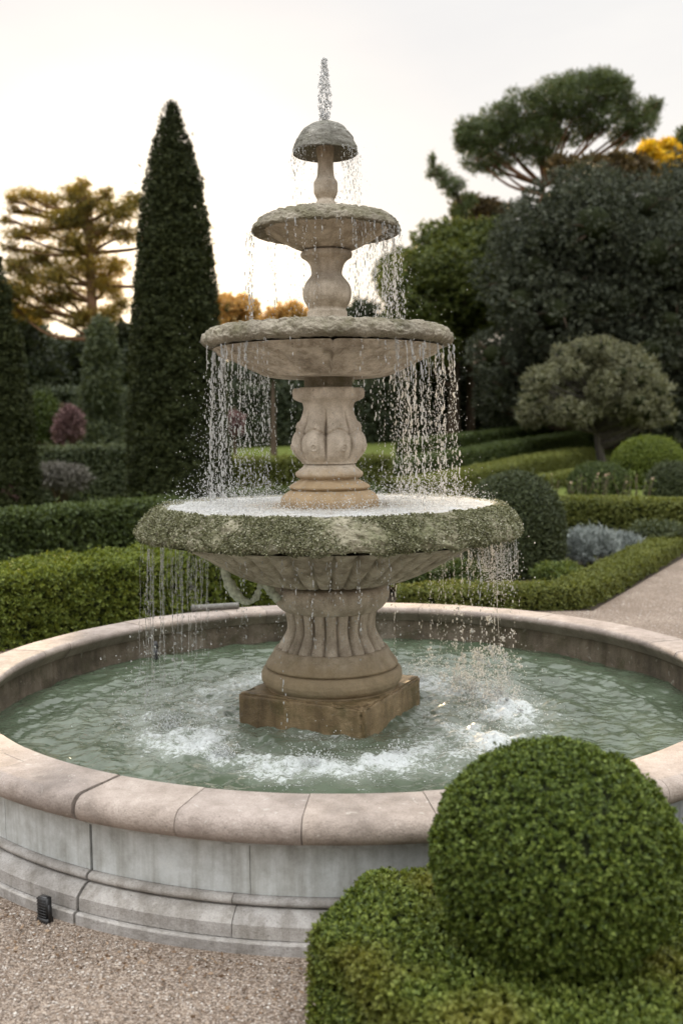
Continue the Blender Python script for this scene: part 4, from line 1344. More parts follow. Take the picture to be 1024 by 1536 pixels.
# ------------------------------------------------------------------ small fittings
def fittings():
    p = onz(76, 1380, 0.0)
    d = math.atan2(p[1] - PCY, p[0] - PCX)
    loc = (PCX + 2.545 * math.cos(d), PCY + 2.545 * math.sin(d), 0.006)
    s = empty('spotlight', loc, 'small black finned garden spotlight standing in gravel against the pool wall', 'spotlight')
    rz = d - PI / 2 + PI
    x, y = loc[0], loc[1]
    tri_mesh('housing', [box(x, y, 0.07, 0.052, 0.030, 0.085, rz)] + [box(x + 0.017 * math.cos(d), y + 0.017 * math.sin(d), 0.036 + 0.012 * k, 0.050, 0.006, 0.004, rz) for k in range(7)], M['black'], s)
    tri_mesh('lens', [box(x, y, 0.114, 0.044, 0.024, 0.004, rz)], M['lens'], s)
    tri_mesh('bracket', [box(x, y, 0.014, 0.060, 0.036, 0.024, rz), box(x - 0.029 * math.sin(d), y + 0.029 * math.cos(d), 0.05, 0.004, 0.018, 0.07, rz)], M['black'], s)
    # nozzle in the pool
    q = onz(234, 990, WATER_Z)
    nz = empty('jet_nozzle', (q[0], q[1], WATER_Z - 0.06), 'short dark upright nozzle pipe in the pool under the left ropes of water', 'nozzle')
    tri_mesh('pipe', [tube([(q[0], q[1], WATER_Z - 0.06), (q[0], q[1], WATER_Z + 0.10)], 0.018, 12)], M['black'], nz, True)
    tri_mesh('nozzle_tip', [tube([(q[0], q[1], WATER_Z + 0.10), (q[0], q[1], WATER_Z + 0.115), (q[0], q[1], WATER_Z + 0.15)], [0.024, 0.022, 0.012], 12)], M['black'], nz, True)
    # pipe lying on the far coping
    a, b = onz(292, 912, 0.58), onz(358, 908, 0.58)
    V, Fq = tube(resample([a, b], 0.03), 0.026, 12)
    V2, F2 = tube([a, a + (a - b) * 0.06], 0.031, 12)
    o = tri_mesh('stone_pipe', [(V, Fq), (V2, F2)], M['pipe'], None, True)
    tag(o, 'grey weathered pipe lying along the far coping behind the ropes of water', 'pipe')


fittings()


# ------------------------------------------------------------------ near planting
def prism(poly, z0, z1, bev=0.05):
    import bmesh
    bm = bmesh.new()
    vb = [bm.verts.new((x, y, z0)) for x, y in poly]
    f = bm.faces.new(vb)
    r = bmesh.ops.extrude_face_region(bm, geom=[f])
    vs = [v for v in r['geom'] if isinstance(v, bmesh.types.BMVert)]
    bmesh.ops.translate(bm, verts=vs, vec=(0, 0, z1 - z0))
    bmesh.ops.recalc_face_normals(bm, faces=bm.faces)
    ed = [e for e in bm.edges if all(v.co.z > z1 - 1e-4 for v in e.verts)]
    bmesh.ops.bevel(bm, geom=ed, offset=bev, segments=3, affect='EDGES')
    bmesh.ops.delete(bm, geom=[f for f in bm.faces if f.calc_center_median().z < z0 + 1e-4], context='FACES')
    bmesh.ops.triangulate(bm, faces=bm.faces)
    bm.verts.index_update()
    V = np.array([v.co[:] for v in bm.verts]); T = np.array([[v.index for v in f.verts] for f in bm.faces])
    bm.free()
    return V, T


def near_planting():
    zt = 0.40
    A = onz(462, 1392, zt); B = onz(548, 1302, zt)
    poly = [(A[0], A[1]), (B[0], min(B[1], -2.56))]
    for a in np.linspace(-1.50, -0.62, 9):
        poly.append((PCX + 2.58 * math.cos(a), PCY + 2.58 * math.sin(a)))
    fr = onz(640, 1520, zt)
    poly += [(2.6, -2.9), (2.0, -4.05), (1.0, -4.05), (fr[0] + 0.15, fr[1] - 0.22), (fr[0], fr[1])]
    pr = np.array(poly)
    sf = prism(poly, 0.0, zt, 0.018)
    shrub('box_hedge', 'clipped low box hedge in the foreground carrying a leafy ball', 'hedge', sf, M['box_top'], 0.0145, 3.6, 8, 0.030, 0.014, 9.0, inset=0.05, stray=0.006, wid=0.55, keep=lambda P: (P[:, 1] > -4.0) & (P[:, 0] < 1.75))
    c = at(832, 1283, -3.06)
    sf = sphere(c, np.array([0.398, 0.398, 0.362]), 48, 28, 0.015, 2.0)
    sf = orient(*sf)
    shrub('topiary_ball', 'big round clipped box ball in the foreground at lower right', 'topiary', sf, M['box_fg'], 0.0125, 3.8, 10, 0.036, 0.028, 13.0, loc=(float(c[0]), float(c[1]), zt - 0.05), inset=0.045, wid=0.55, stray=0.004)
    # bright hedge behind the pool on the left
    pts = [(-4.6, 2.1), (-3.62, 3.55), (-2.75, 4.6), (-1.6, 5.5), (-0.5, 6.1), (0.55, 6.3)]
    sf = hedge_surf(catmull(pts, 4), 1.15, 0.70, step=0.2, rnd=0.07)
    shrub('box_hedge', 'bright yellow green clipped hedge curving behind the left side of the pool', 'hedge', sf, M['box_bright'], 0.034, 3.0, 6, 0.09, 0.10, 4.0, inset=0.10)
    # low edging on the right
    pts = [(0.78, 5.2), (1.8, 5.18), (2.72, 5.22), (3.1, 5.75), (4.2, 7.7), (5.2, 9.5), (7.5, 13.5)]
    sf = hedge_surf(resample(pts, 0.4), 0.5, 0.27, step=0.2, rnd=0.06)
    shrub('edging_hedge', 'low yellow green edging hedge bordering the gravel path at right', 'hedge', sf, M['hedge_mid'], 0.030, 3.0, 6, 0.07, 0.06, 4.0, inset=0.08)


near_planting()


def gx(px, Y):
    return at(px, 652, Y)[0]


def Yd(d):
    return d - DIST


def dome(px, py_base, py_top, halfpx, d, zb=None, flat=1.0):
    """dome-shaped topiary surface from its picture extent at distance d"""
    Y = Yd(d)
    x = at(px, py_top, Y)[0]
    zt = at(px, py_top, Y)[2]
    z0 = tz(x, Y) if zb is None else zb
    r = halfpx * d / F_PX
    pr = []
    for t in np.linspace(0, 1, 16):
        a = t * PI / 2
        pr.append((r * math.cos(a) ** 0.85 if t < 1 else 0.001, z0 + (zt - z0) * (0.42 + 0.58 * math.sin(a))))
    pr = [(r * 0.93, z0), (r * 0.99, z0 + (zt - z0) * 0.2)] + pr
    V, Fq = lathe(pr, 40, x, Y)
    return orient(V, Fq)


def garden():
    # ---- right side
    shrub('topiary_dome', 'dark clipped dome topiary just right of the big mossy bowl', 'topiary', dome(770, 880, 708, 76, 14.2), M['domeleaf'], 0.032, 3.2, 6, 0.07, 0.025, 2.0, inset=0.12, group=None)
    shrub('topiary_dome', 'lime green domed topiary at right edge behind the dark ball', 'topiary', dome(972, 745, 655, 54, 33), M['lime'], 0.055, 3.0, 6, 0.12, 0.03, 1.5, inset=0.15)
    shrub('topiary_dome', 'small dark grey green topiary ball cut by the right edge', 'topiary', dome(1008, 745, 693, 40, 27), M['domeleaf'], 0.05, 3.0, 6, 0.12, 0.03, 1.5, inset=0.15)
    shrub('topiary_dome', 'low wide green topiary mound left of the lime green dome', 'topiary', dome(898, 745, 694, 46, 30), M['hedge_dark'], 0.05, 3.0, 6, 0.12, 0.03, 1.5, inset=0.15)
    def hedge(name, label, pxs, w, h, mat, L, mz=0.0, dens=3.0, lump=0.03):
        pts = [(gx(p, Yd(d)), Yd(d)) for p, d in pxs]
        sf = hedge_surf(pts, w, h, step=0.5, rnd=min(0.12, h * 0.2), zf=lambda x, y: tz(x, y) - 0.02)
        return shrub(name, label, 'hedge', sf, mat, L, dens, 6, L * 2.0, lump, 1.6, inset=L * 1.8, stray=0.004, wild=0.6)
    hedge('hedge', 'yellow green hedge behind the silver shrub on the right', [(838, 19.2), (930, 18.8), (1060, 17.8)], 0.9, 0.78, M['hedge_mid'], 0.045)
    hedge('hedge', 'nearest slanting green hedge row leading up to the round olive tree', [(585, 27.5), (650, 30), (780, 35.5), (868, 39.5)], 1.3, 0.75, M['hedge_mid'], 0.055)
    hedge('hedge', 'middle slanting dark hedge row in the parterre behind the fountain', [(535, 31), (640, 34.5), (770, 40), (878, 45)], 1.3, 1.0, M['hedge_dark'], 0.06)
    hedge('hedge', 'farthest slanting hedge row in front of the dark wood', [(610, 41), (700, 44.5), (805, 48.5)], 1.2, 1.0, M['hedge_dark'], 0.07)
    hedge('hedge', 'short hedge row between the olive tree and the green mound', [(800, 32.5), (880, 35)], 1.0, 0.42, M['hedge_mid'], 0.055)
    # silver shrub and bed plants
    def bush(name, label, px, py, d, hp, vp, mat, L, n, cat='shrub', zb=None, k=6, wid=0.3, core=0.55, lumps=9, group=None, up=0.6):
        Y = Yd(d)
        c = at(px, py, Y)
        r = np.array([hp, hp * 0.9, vp]) * d / F_PX
        z0 = tz(c[0], Y) if zb is None else zb
        root = empty(name, (float(c[0]), float(c[1]), float(z0)), label, cat, group)
        Ps, Ns = [], []
        rs = np.random.default_rng(abs(hash((px, py))) % 9999)
        for _ in range(lumps):
            v = unit(rs.normal(size=3)); v[2] = abs(v[2]) * 0.9 - 0.1
            cc = c + v * r * 0.55
            P, Nn = scatter(*sphere(cc, r * (0.5 if lumps < 12 else 0.34), 14, 9), n // lumps)
            P = P - Nn * (rs.random(len(P)) ** 1.5)[:, None] * r.mean() * 0.25
            Ps.append(P); Ns.append(Nn)
        P, Nn = np.vstack(Ps), np.vstack(Ns)
        ok = P[:, 2] > z0 - 0.02; P, Nn = P[ok], Nn[ok]
        A = unit(Nn + RNG.normal(size=P.shape) * 0.4 + np.array([0, 0, up]))
        LV, LF = leaves(P, A, k, L, wid, (0.2, 1.1), 0.8)
        np_mesh('foliage', LV, LF, mat, root)
        stems = []
        for k2 in range(8):
            a = k2 / 8 * 2 * PI
            tip = c + np.array([math.cos(a) * r[0] * 0.55, math.sin(a) * r[1] * 0.55, r[2] * 0.35])
            stems.append(tube([(c[0] + 0.05 * math.cos(a), c[1] + 0.05 * math.sin(a), z0), (np.array([c[0], c[1], z0]) + tip) / 2 + np.array([0, 0, 0.05]), tip], [0.02 * d / 14, 0.014 * d / 14, 0.005 * d / 14], 5))
        tri_mesh('stems', stems, M['bark'], root, True)
        return root
    bush('silver_shrub', 'feathery silver blue shrub beside the dark dome topiary', 882, 826, 14.8, 50, 42, M['silver'], 0.10, 3000, wid=0.10, lumps=34, up=1.0)
    bush('silver_shrub', 'smaller silver shrub right of the larger silver shrub', 938, 826, 15.6, 30, 30, M['silver'], 0.10, 1500, wid=0.10, lumps=20, up=1.0)
    bush('bed_plant', 'low green leafy plant in front of the silver shrub', 838, 862, 12.8, 40, 20, M['bedgreen'], 0.05, 900)
    bush('bed_plant', 'dark green low plant between silver shrubs and edging hedge', 985, 800, 16.5, 45, 22, M['hedge_grey'], 0.07, 900)
    bush('bed_plant', 'dark leafy bed plant under the right side of the mossy bowl', 615, 868, 12.6, 48, 26, M['hedge_dark'], 0.06, 1500)
    bush('bed_plant', 'leafy bed plant between the edging hedge and the dark dome topiary', 690, 866, 12.4, 46, 22, M['hedge_dark'], 0.06, 1400)
    bush('bed_plant', 'dark bushy plant directly behind the shaft of the fountain', 560, 862, 13.2, 46, 32, M['hedge_dark'], 0.06, 1500)
    for i, (px, d) in enumerate(((838, 21.5), (872, 22), (905, 21.8), (940, 22.4), (962, 22))):
        Y = Yd(d); x = gx(px, Y)
        lab = ('leftmost thin rose bush behind the yellow green hedge', 'thin rose bush second from left behind the yellow green hedge', 'thin rose bush in the middle of the row behind the hedge', 'thin rose bush second from right behind the yellow green hedge', 'rightmost thin rose bush of the row behind the hedge')[i]
        root = empty('rose_bush', (x, Y, 0), lab, 'rose bush', 'rose bushes in the right bed')
        rs = np.random.default_rng(40 + i)
        st, tips, mids = [], [], []
        for k in range(6):
            tip = np.array([x + rs.normal(0, 0.18), Y + rs.normal(0, 0.18), rs.uniform(0.85, 1.12)])
            st.append(tube([(x + rs.normal(0, 0.04), Y, 0), (np.array([x, Y, 0]) + tip) / 2 + rs.normal(0, 0.04, 3), tip], [0.012, 0.009, 0.005], 5))
            tips.append(tip)
            for t in np.linspace(0.4, 1, 7): mids.append(np.array([x, Y, 0]) * (1 - t) + tip * t + rs.normal(0, 0.05, 3))
        tri_mesh('stems', st, M['bark'], root, True)
        mids = np.array(mids)
        LV, LF = leaves(mids, unit(RNG.normal(size=mids.shape)), 4, 0.05, 0.5, (0.3, 1.4), 0.8)
        np_mesh('leaves', LV, LF, M['bedgreen'], root)
        fl = np.array(tips)[:1 + i % 3]
        LV, LF = leaves(fl, unit(RNG.normal(size=fl.shape) + np.array([0, -0.6, 0.6])), 9, 0.035, 0.8, (0.2, 1.3), 0.1)
        np_mesh('blossom', LV, LF, M['rosef'], root)
    # ---- left side
    def lhedge(label, pts, w, h, mat, L, dens=2.8, lump=0.06):
        sf = hedge_surf(pts, w, h, step=0.5, rnd=0.1, zf=lambda x, y: tz(x, y) - 0.02)
        return shrub('hedge', label, 'hedge', sf, mat, L, dens, 6, L * 2.4, lump, 1.6, inset=L * 2.2)
    a = (gx(-60, Yd(16.0)), Yd(16.0)); b = (gx(262, Yd(19.6)), Yd(19.6))
    lhedge('long dark clipped hedge behind the bright hedge on the left', [a, b], 1.0, 0.83, M['hedge_dark'], 0.06)
    a = (gx(20, Yd(30)), Yd(30)); b = (gx(215, Yd(31)), Yd(31))
    lhedge('far grey green hedge left of the tall dark cypress', [a, b], 1.2, 1.72, M['hedge_grey'], 0.07)
    a = (gx(335, Yd(27)), Yd(27)); b = (gx(575, Yd(28.5)), Yd(28.5))
    lhedge('sunlit yellow green hedge left of the carved baluster', [a, b], 1.2, 1.42, M['hedge_mid'], 0.06)
    a = (gx(345, Yd(22)), Yd(22)); b = (gx(560, Yd(23.5)), Yd(23.5))
    lhedge('dark low hedge behind the baluster foot', [a, b], 1.0, 0.8, M['hedge_dark'], 0.07)
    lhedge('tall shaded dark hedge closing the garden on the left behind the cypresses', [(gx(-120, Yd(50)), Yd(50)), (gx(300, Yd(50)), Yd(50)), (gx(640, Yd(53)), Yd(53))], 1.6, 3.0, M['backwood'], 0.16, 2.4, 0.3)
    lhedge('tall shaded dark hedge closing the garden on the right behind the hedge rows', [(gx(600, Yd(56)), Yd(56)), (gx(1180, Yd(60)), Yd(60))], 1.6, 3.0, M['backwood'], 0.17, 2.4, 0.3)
    bush('shrub', 'greyish brown rounded shrub in front of the far grey hedge', 92, 722, 27.5, 44, 30, M['greybush'], 0.10, 2200)
    bush('flowering_shrub', 'pink flowering shrub at the foot of the left edge cypress', 6, 738, 22.5, 20, 26, M['pink'], 0.08, 800)
    bush('flowering_shrub', 'dull mauve flowering shrub among the dark trees left of the tall cypress', 104, 648, 37, 24, 44, M['pink'], 0.13, 1300)
    bush('shrub', 'rounded mid green shrub between the two left cypresses', 62, 640, 38, 36, 56, M['hedge_dark'], 0.14, 3400)

    # ---- clipped cypresses
    def cypress(label, px, d, ytop, prof, group='clipped cypresses'):
        Y = Yd(d)
        tip = at(px, ytop, Y)
        z0 = tz(tip[0], Y)
        pr = []
        for py, hw in prof:
            pr.append((max(0.004, hw * d / F_PX), at(px, py, Y)[2]))
        pr = resample(pr, 0.25)
        pr[-1, 1] = max(z0 - 0.05, min(pr[-1, 1], z0))
        def f(T, r, z):
            p = np.stack([(r * np.cos(T)).ravel() + tip[0], (r * np.sin(T)).ravel(), z.ravel()], -1)
            return r * (1 + 0.05 * fbm(p * 1.1, 2).reshape(r.shape)) + 0.06 * fbm(p * 2.6 + 4, 2).reshape(r.shape) * np.clip(r / 0.3, 0, 1), z
        V, Fq = lathe(pr, 48, tip[0], Y, f)
        sf = orient(V, Fq)
        root = shrub('cypress_tree', label, 'cypress', sf, M['cypress'], 0.075, 3.2, 6, 0.20, 0.10, 1.8, inset=0.22, wid=0.4, up=0.7, group=group, loc=(float(tip[0]), float(Y), float(z0)), stray=0.012, leafname='crown')
        tri_mesh('trunk', [tube([(tip[0], Y, z0 - 0.05), (tip[0], Y, z0 + 0.6), (tip[0], Y, tip[2] - 1)], [0.16, 0.14, 0.04], 8)], M['bark'], root, True)
    cypress('tall dark clipped cypress cone left of the fountain', 257, 24, 156, [(152, 0.5), (162, 8), (185, 17), (220, 27), (260, 37), (320, 47), (400, 56), (480, 63), (560, 69), (640, 73), (720, 77), (800, 79)])
    cypress('clipped cypress cone cut by the left edge of the picture', -8, 23, 385, [(378, 0.5), (392, 8), (430, 17), (500, 29), (600, 42), (700, 51), (800, 56)])


garden()


# ------------------------------------------------------------------ trees
def tree(name, label, cat, px, d, trunk, blobs, mat, L, n, bark, k=5, wid=0.5, fill=0.35, core=0.0, group=None, up=0.15, lim=True, wild=0.7, base_r=0.3, droop=0.0, trunkname='trunk'):
    """trunk: list of (px,py) going up; blobs: (px,py,rx,ry[,dy]) in picture units at distance d"""
    Y = Yd(d)
    s = d / F_PX
    x0 = gx(px, Y); z0 = tz(x0, Y)
    root = empty(name, (float(x0), float(Y), float(z0)), label, cat, group)
    rs = np.random.default_rng(abs(int(px * 13 + d * 7)) % 99991)
    tp = [np.array([x0, Y, z0 - 0.1])] + [at(q[0], q[1], Y + (q[2] if len(q) > 2 else 0)) for q in trunk]
    tp = catmull(tp, 4) if len(tp) > 2 else np.array(tp)
    parts = [tube(tp, np.linspace(base_r, base_r * 0.3, len(tp)), 10)]
    Ps, Ns, cores = [], [], []
    tot = sum(b[2] * b[3] for b in blobs)
    for b in blobs:
        dy = b[4] if len(b) > 4 else rs.uniform(-0.5, 0.5) * min(b[2] * s, 2.5)
        c = at(b[0], b[1], Y + dy)
        r = np.array([b[2] * s, b[2] * s * 0.85, b[3] * s])
        V, Fq = sphere(c, r, 22, 13, 0.35, 1.6)
        m_ = max(20, int(n * b[2] * b[3] / tot))
        P, Nn = scatter(V, Fq, m_)
        Nn = unit((P - c) / r)
        P = c + (P - c) * (1 - fill * rs.random(m_) ** 1.6)[:, None]
        # break into clumps
        cl = fbm(P * (1.3 / max(0.35, min(1.6, r.min()))) + 3.7, 2)
        ok = cl > -0.16 - 0.25 * rs.random(m_)
        P, Nn = P[ok], Nn[ok]
        P = P + Nn * (0.22 * r.min() * fbm(P * (2.0 / max(0.4, r.min())), 2))[:, None]
        Ps.append(P); Ns.append(Nn)
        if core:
            cores.append(sphere(c, r * core, 14, 9, 0.3, 1.5))  # filler blob inside the crown, painted dark as inner shade
        if lim:
            i = int(np.argmin(np.linalg.norm(tp - (c - np.array([0, 0, 0.8 * r[0] + 0.5])), axis=1)))
            a = tp[i]
            mid = (a + c) / 2 + np.array([0, 0, -0.06 * np.linalg.norm(c - a)]) + rs.normal(0, 0.08, 3) * np.linalg.norm(c - a) * 0.5
            br = max(0.02, base_r * 0.28)
            parts.append(tube(catmull([a, mid, c], 4), np.linspace(br, br * 0.3, 9), 6))
            for _ in range(4):
                tip = c + unit(rs.normal(size=3)) * r * 0.8
                parts.append(tube([c * 0.6 + mid * 0.4, (c + tip) / 2 + rs.normal(0, 0.1, 3), tip], [br * 0.45, br * 0.3, br * 0.12], 5))
    P, Nn = np.vstack(Ps), np.vstack(Ns)
    A = unit(Nn * 0.8 + RNG.normal(size=P.shape) * wild + np.array([0, 0, up - droop]))
    LV, LF = leaves(P, A, k, L, wid, (0.2, 1.3), 0.8)
    nl = len(LF)
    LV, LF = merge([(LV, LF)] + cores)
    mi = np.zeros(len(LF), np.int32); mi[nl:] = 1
    np_mesh('crown', LV, LF, mat, root, mats=[mat, M['core_fill']], midx=mi)
    tri_mesh(trunkname, parts, bark, root, True)
    return root


def blobfill(cx, cy, rx, ry, n, r0, r1, seed, squash=0.8, dyr=2.0):
    """blobs spread on an ellipse of the picture, in depth too"""
    rs = np.random.default_rng(seed); o = []
    while len(o) < n:
        u, v = rs.uniform(-1, 1, 2)
        if u * u + v * v > 1: continue
        r = rs.uniform(r0, r1)
        o.append((cx + u * (rx - r * 0.6), cy + v * (ry - r * 0.6), r, r * squash, rs.uniform(-dyr, dyr)))
    return o


def trees():
    # small round olive-like tree on the right
    bl = [b for b in blobfill(893, 622, 118, 116, 230, 15, 23, 5, 0.85, 2.6) if b[1] + b[3] < 648 - 6 * abs(b[0] - 893) / 118]
    tree('olive_tree', 'rounded grey green olive tree with pale forked trunk on the right', 'tree', 903, 40, [(901, 690), (897, 668), (893, 640), (892, 600)], bl, M['olive'], 0.13, 16000, M['barkg'], 5, 0.4, 0.4, 0.4, base_r=0.22)
    # big holm oak mass right
    bl = blobfill(900, 420, 175, 165, 60, 38, 66, 8, 0.85, 4.0) + blobfill(1060, 400, 120, 190, 24, 45, 70, 9, 0.85, 4) + blobfill(770, 560, 70, 95, 20, 28, 45, 10, 0.85, 3) + blobfill(990, 560, 130, 110, 26, 40, 60, 12, 0.9, 3)
    tree('holm_oak', 'huge dark grey green oak filling the right side of the picture', 'tree', 900, 47, [(898, 640), (895, 560), (900, 450), (905, 350)], bl, M['oak'], 0.16, 74000, M['bark'], 5, 0.5, 0.35, 0.38, base_r=0.5)
    # mid green tree left of the oak
    bl = blobfill(690, 430, 92, 100, 30, 26, 42, 14, 0.85, 2.5) + blobfill(640, 470, 70, 100, 18, 24, 38, 15, 0.85, 2.5) + blobfill(730, 380, 50, 50, 8, 22, 32, 16, 0.8, 2)
    tree('broadleaf_tree', 'mid green dense tree between the fountain and the dark oak', 'tree', 680, 52, [(680, 620), (682, 540), (688, 440)], bl, M['dense'], 0.18, 30000, M['bark'], 5, 0.5, 0.35, 0.4, base_r=0.4)
    bl = blobfill(640, 560, 70, 95, 22, 26, 40, 17, 0.9, 2.5)
    tree('broadleaf_tree', 'shaded tree low behind the right water curtain', 'tree', 640, 57, [(640, 640), (640, 560)], bl, M['backwood'], 0.26, 9000, M['bark'], 5, 0.5, 0.35, 0.6, base_r=0.35)
    bl = blobfill(600, 410, 34, 40, 10, 14, 24, 18, 0.9, 1.5) + blobfill(596, 500, 40, 90, 16, 20, 32, 19, 0.9, 2)
    tree('broadleaf_tree', 'soft hazy green tree right behind the upper bowl', 'tree', 600, 64, [(600, 620), (600, 480)], bl, M['dense'], 0.26, 8000, M['bark'], 5, 0.5, 0.35, 0.5, base_r=0.3)
    # russet tree tops behind
    bl = blobfill(716, 330, 48, 40, 16, 14, 24, 21, 0.8, 1.5)
    tree('russet_tree', 'dark russet brown tree top under the umbrella pine', 'tree', 716, 60, [(716, 600), (716, 420), (716, 350)], bl, M['russet'], 0.24, 3600, M['bark'], 5, 0.45, 0.5, base_r=0.3)
    # umbrella pine
    bl = [(720, 205, 36, 26), (752, 180, 34, 24), (790, 165, 44, 28), (835, 150, 48, 28), (880, 140, 44, 26), (915, 135, 34, 22), (755, 220, 42, 26), (800, 205, 44, 26), (850, 190, 52, 26), (900, 180, 44, 24),
          (700, 200, 20, 24), (715, 240, 24, 18), (745, 250, 24, 14), (940, 160, 20, 20), (960, 185, 26, 24), (975, 165, 14, 18), (935, 205, 24, 14), (810, 235, 30, 14), (860, 120, 26, 12), (900, 118, 30, 12), (930, 128, 18, 12), (830, 130, 20, 10), (690, 215, 9, 16), (985, 158, 8, 10)]
    tree('umbrella_pine', 'umbrella shaped stone pine with bare fanned branches above the right trees', 'tree', 812, 58, [(812, 560), (812, 400), (808, 330), (815, 280)], bl, M['pine'], 0.19, 20000, M['barko'], 7, 0.16, 0.6, 0.0, base_r=0.4, up=0.5)
    # ragged small pine left of the umbrella pine
    bl = [(648, 240, 6, 12), (655, 256, 13, 8), (668, 266, 16, 9), (684, 276, 16, 9), (663, 278, 9, 6), (676, 290, 12, 8), (700, 300, 16, 10), (690, 315, 18, 10), (645, 262, 5, 6)]
    tree('pine_tree', 'ragged thin pine branch tip reaching into the sky left of the umbrella pine', 'tree', 705, 55, [(705, 560), (705, 400), (698, 320), (670, 275)], bl, M['pine'], 0.17, 1500, M['bark'], 7, 0.16, 0.7, base_r=0.25)
    # yellow tree and dark tree top right
    bl = blobfill(982, 240, 44, 30, 18, 9, 17, 24, 0.9, 1.5) + blobfill(1010, 245, 34, 28, 8, 10, 16, 25, 0.9, 1)
    tree('yellow_tree', 'bright yellow autumn tree top above the dark oak at right', 'tree', 985, 62, [(985, 560), (985, 400), (985, 260)], bl, M['yellow'], 0.24, 4200, M['bark'], 5, 0.5, 0.4, base_r=0.3)
    bl = blobfill(1040, 215, 40, 30, 14, 12, 20, 26, 0.9, 1.5)
    tree('broadleaf_tree', 'dark green tree top behind the yellow tree at right edge', 'tree', 1035, 68, [(1035, 560), (1035, 300)], bl, M['pine'], 0.26, 3000, M['bark'], 5, 0.45, 0.4, 0.5, base_r=0.3)
    bl = blobfill(905, 258, 78, 30, 20, 14, 24, 27, 0.8, 2)
    tree('broadleaf_tree', 'olive brown tree band between umbrella pine and oak', 'tree', 860, 55, [(860, 560), (860, 400), (865, 280)], bl, M['russet'], 0.24, 5200, M['bark'], 5, 0.45, 0.45, base_r=0.3)
    # ---- left: cedar
    bl = [(40, 292, 30, 8), (20, 300, 12, 8), (75, 302, 30, 9), (110, 290, 22, 14), (125, 278, 12, 12), (135, 305, 34, 16), (180, 318, 34, 16), (200, 300, 18, 12), (95, 330, 36, 14), (60, 345, 34, 10), (25, 352, 22, 8), (15, 370, 14, 7),
          (150, 345, 40, 16), (110, 362, 36, 16), (190, 352, 22, 12), (60, 385, 40, 16), (25, 400, 26, 14), (130, 395, 44, 20), (85, 415, 40, 18), (175, 400, 24, 14), (35, 435, 34, 18), (100, 445, 34, 16), (160, 430, 26, 18), (20, 462, 26, 16), (60, 470, 28, 14), (20, 315, 10, 5), (8, 330, 10, 6), (45, 318, 16, 6), (160, 290, 12, 10), (118, 325, 20, 14), (145, 420, 18, 16), (75, 450, 20, 14), (120, 480, 30, 12), (165, 470, 16, 14), (45, 415, 18, 10), (300, 340, 18, 6), (312, 395, 12, 5), (10, 440, 20, 16), (182, 455, 18, 14), (135, 470, 20, 12)]
    tree('cedar_tree', 'sunlit golden green cedar with layered branches against the sunset at left', 'tree', 140, 58, [(141, 600), (139, 480), (135, 380), (126, 290)], bl, M['cedar'], 0.17, 15500, M['barko'], 6, 0.25, 0.85, base_r=0.5, up=0.0, droop=0.25)
    # ivy-clad weeping column at the foot of the cedar
    Yc = Yd(44)
    bl = [(152, 500 + 22 * k, 20 + 2.4 * k, 26) for k in range(9)]
    tree('weeping_conifer', 'olive green weeping conifer column in front of the cedar trunk', 'tree', 152, 44, [(152, 640), (152, 500)], bl, M['hedge_grey'], 0.2, 5200, M['bark'], 6, 0.25, 0.3, 0.6, base_r=0.25, droop=1.0, up=0)
    # background wood left
    for i, (cx, cy, rx, ry, d, sd, lab, mt) in enumerate((
            (40, 560, 60, 80, 62, 31, 'dark shaded tree below the cedar at the left edge', 'backwood'),
            (105, 560, 50, 80, 66, 32, 'dark shaded tree between the left cypress and weeping conifer', 'backwood'),
            (185, 560, 40, 90, 60, 33, 'dark tree filling the gap behind the tall cypress', 'backwood'),
            (20, 500, 50, 30, 70, 34, 'low dark tree line under the lowest cedar boughs', 'backwood'))):
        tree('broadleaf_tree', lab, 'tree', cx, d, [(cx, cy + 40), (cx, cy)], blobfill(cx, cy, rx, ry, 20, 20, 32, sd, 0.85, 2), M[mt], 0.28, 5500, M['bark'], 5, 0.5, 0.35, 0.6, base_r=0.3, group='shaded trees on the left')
    # golden trees behind the upper bowl, left of the column
    tree('golden_tree', 'sunlit golden tree far behind, right of the tall cypress', 'tree', 352, 75, [(352, 560), (352, 470)], blobfill(352, 478, 36, 38, 14, 12, 20, 41, 0.85, 2), M['golden'], 0.3, 3000, M['bark'], 5, 0.5, 0.4, 0.4, base_r=0.3)
    tree('golden_tree', 'smaller orange tree far behind the column under the upper bowl', 'tree', 420, 78, [(420, 560), (420, 480)], blobfill(425, 486, 46, 34, 16, 12, 19, 42, 0.85, 2), M['golden'], 0.3, 3400, M['bark'], 5, 0.5, 0.4, 0.4, base_r=0.3)
    # dark wood behind the middle bowl and baluster
    for i, (cx, cy, rx, ry, d, sd, lab) in enumerate((
            (365, 590, 42, 85, 55, 51, 'dark tree behind the left water curtain'),
            (440, 590, 50, 85, 58, 52, 'dark tree straight behind the carved baluster'),
            (540, 560, 52, 110, 60, 53, 'dark tree just right of the carved baluster'),
            (740, 600, 60, 60, 60, 54, 'dark undergrowth tree below the oak beside the hedge rows'),
            (860, 610, 90, 50, 58, 55, 'dark shaded tree behind the olive tree'),
            (1000, 620, 70, 60, 56, 56, 'dark shaded tree at the right edge behind the lime dome'))):
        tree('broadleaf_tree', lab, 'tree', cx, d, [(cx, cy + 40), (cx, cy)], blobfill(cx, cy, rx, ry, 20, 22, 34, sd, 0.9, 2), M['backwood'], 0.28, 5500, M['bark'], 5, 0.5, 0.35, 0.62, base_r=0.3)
    # slim cypresses and a bare orange trunk seen through the left curtain
    Y = Yd(40)
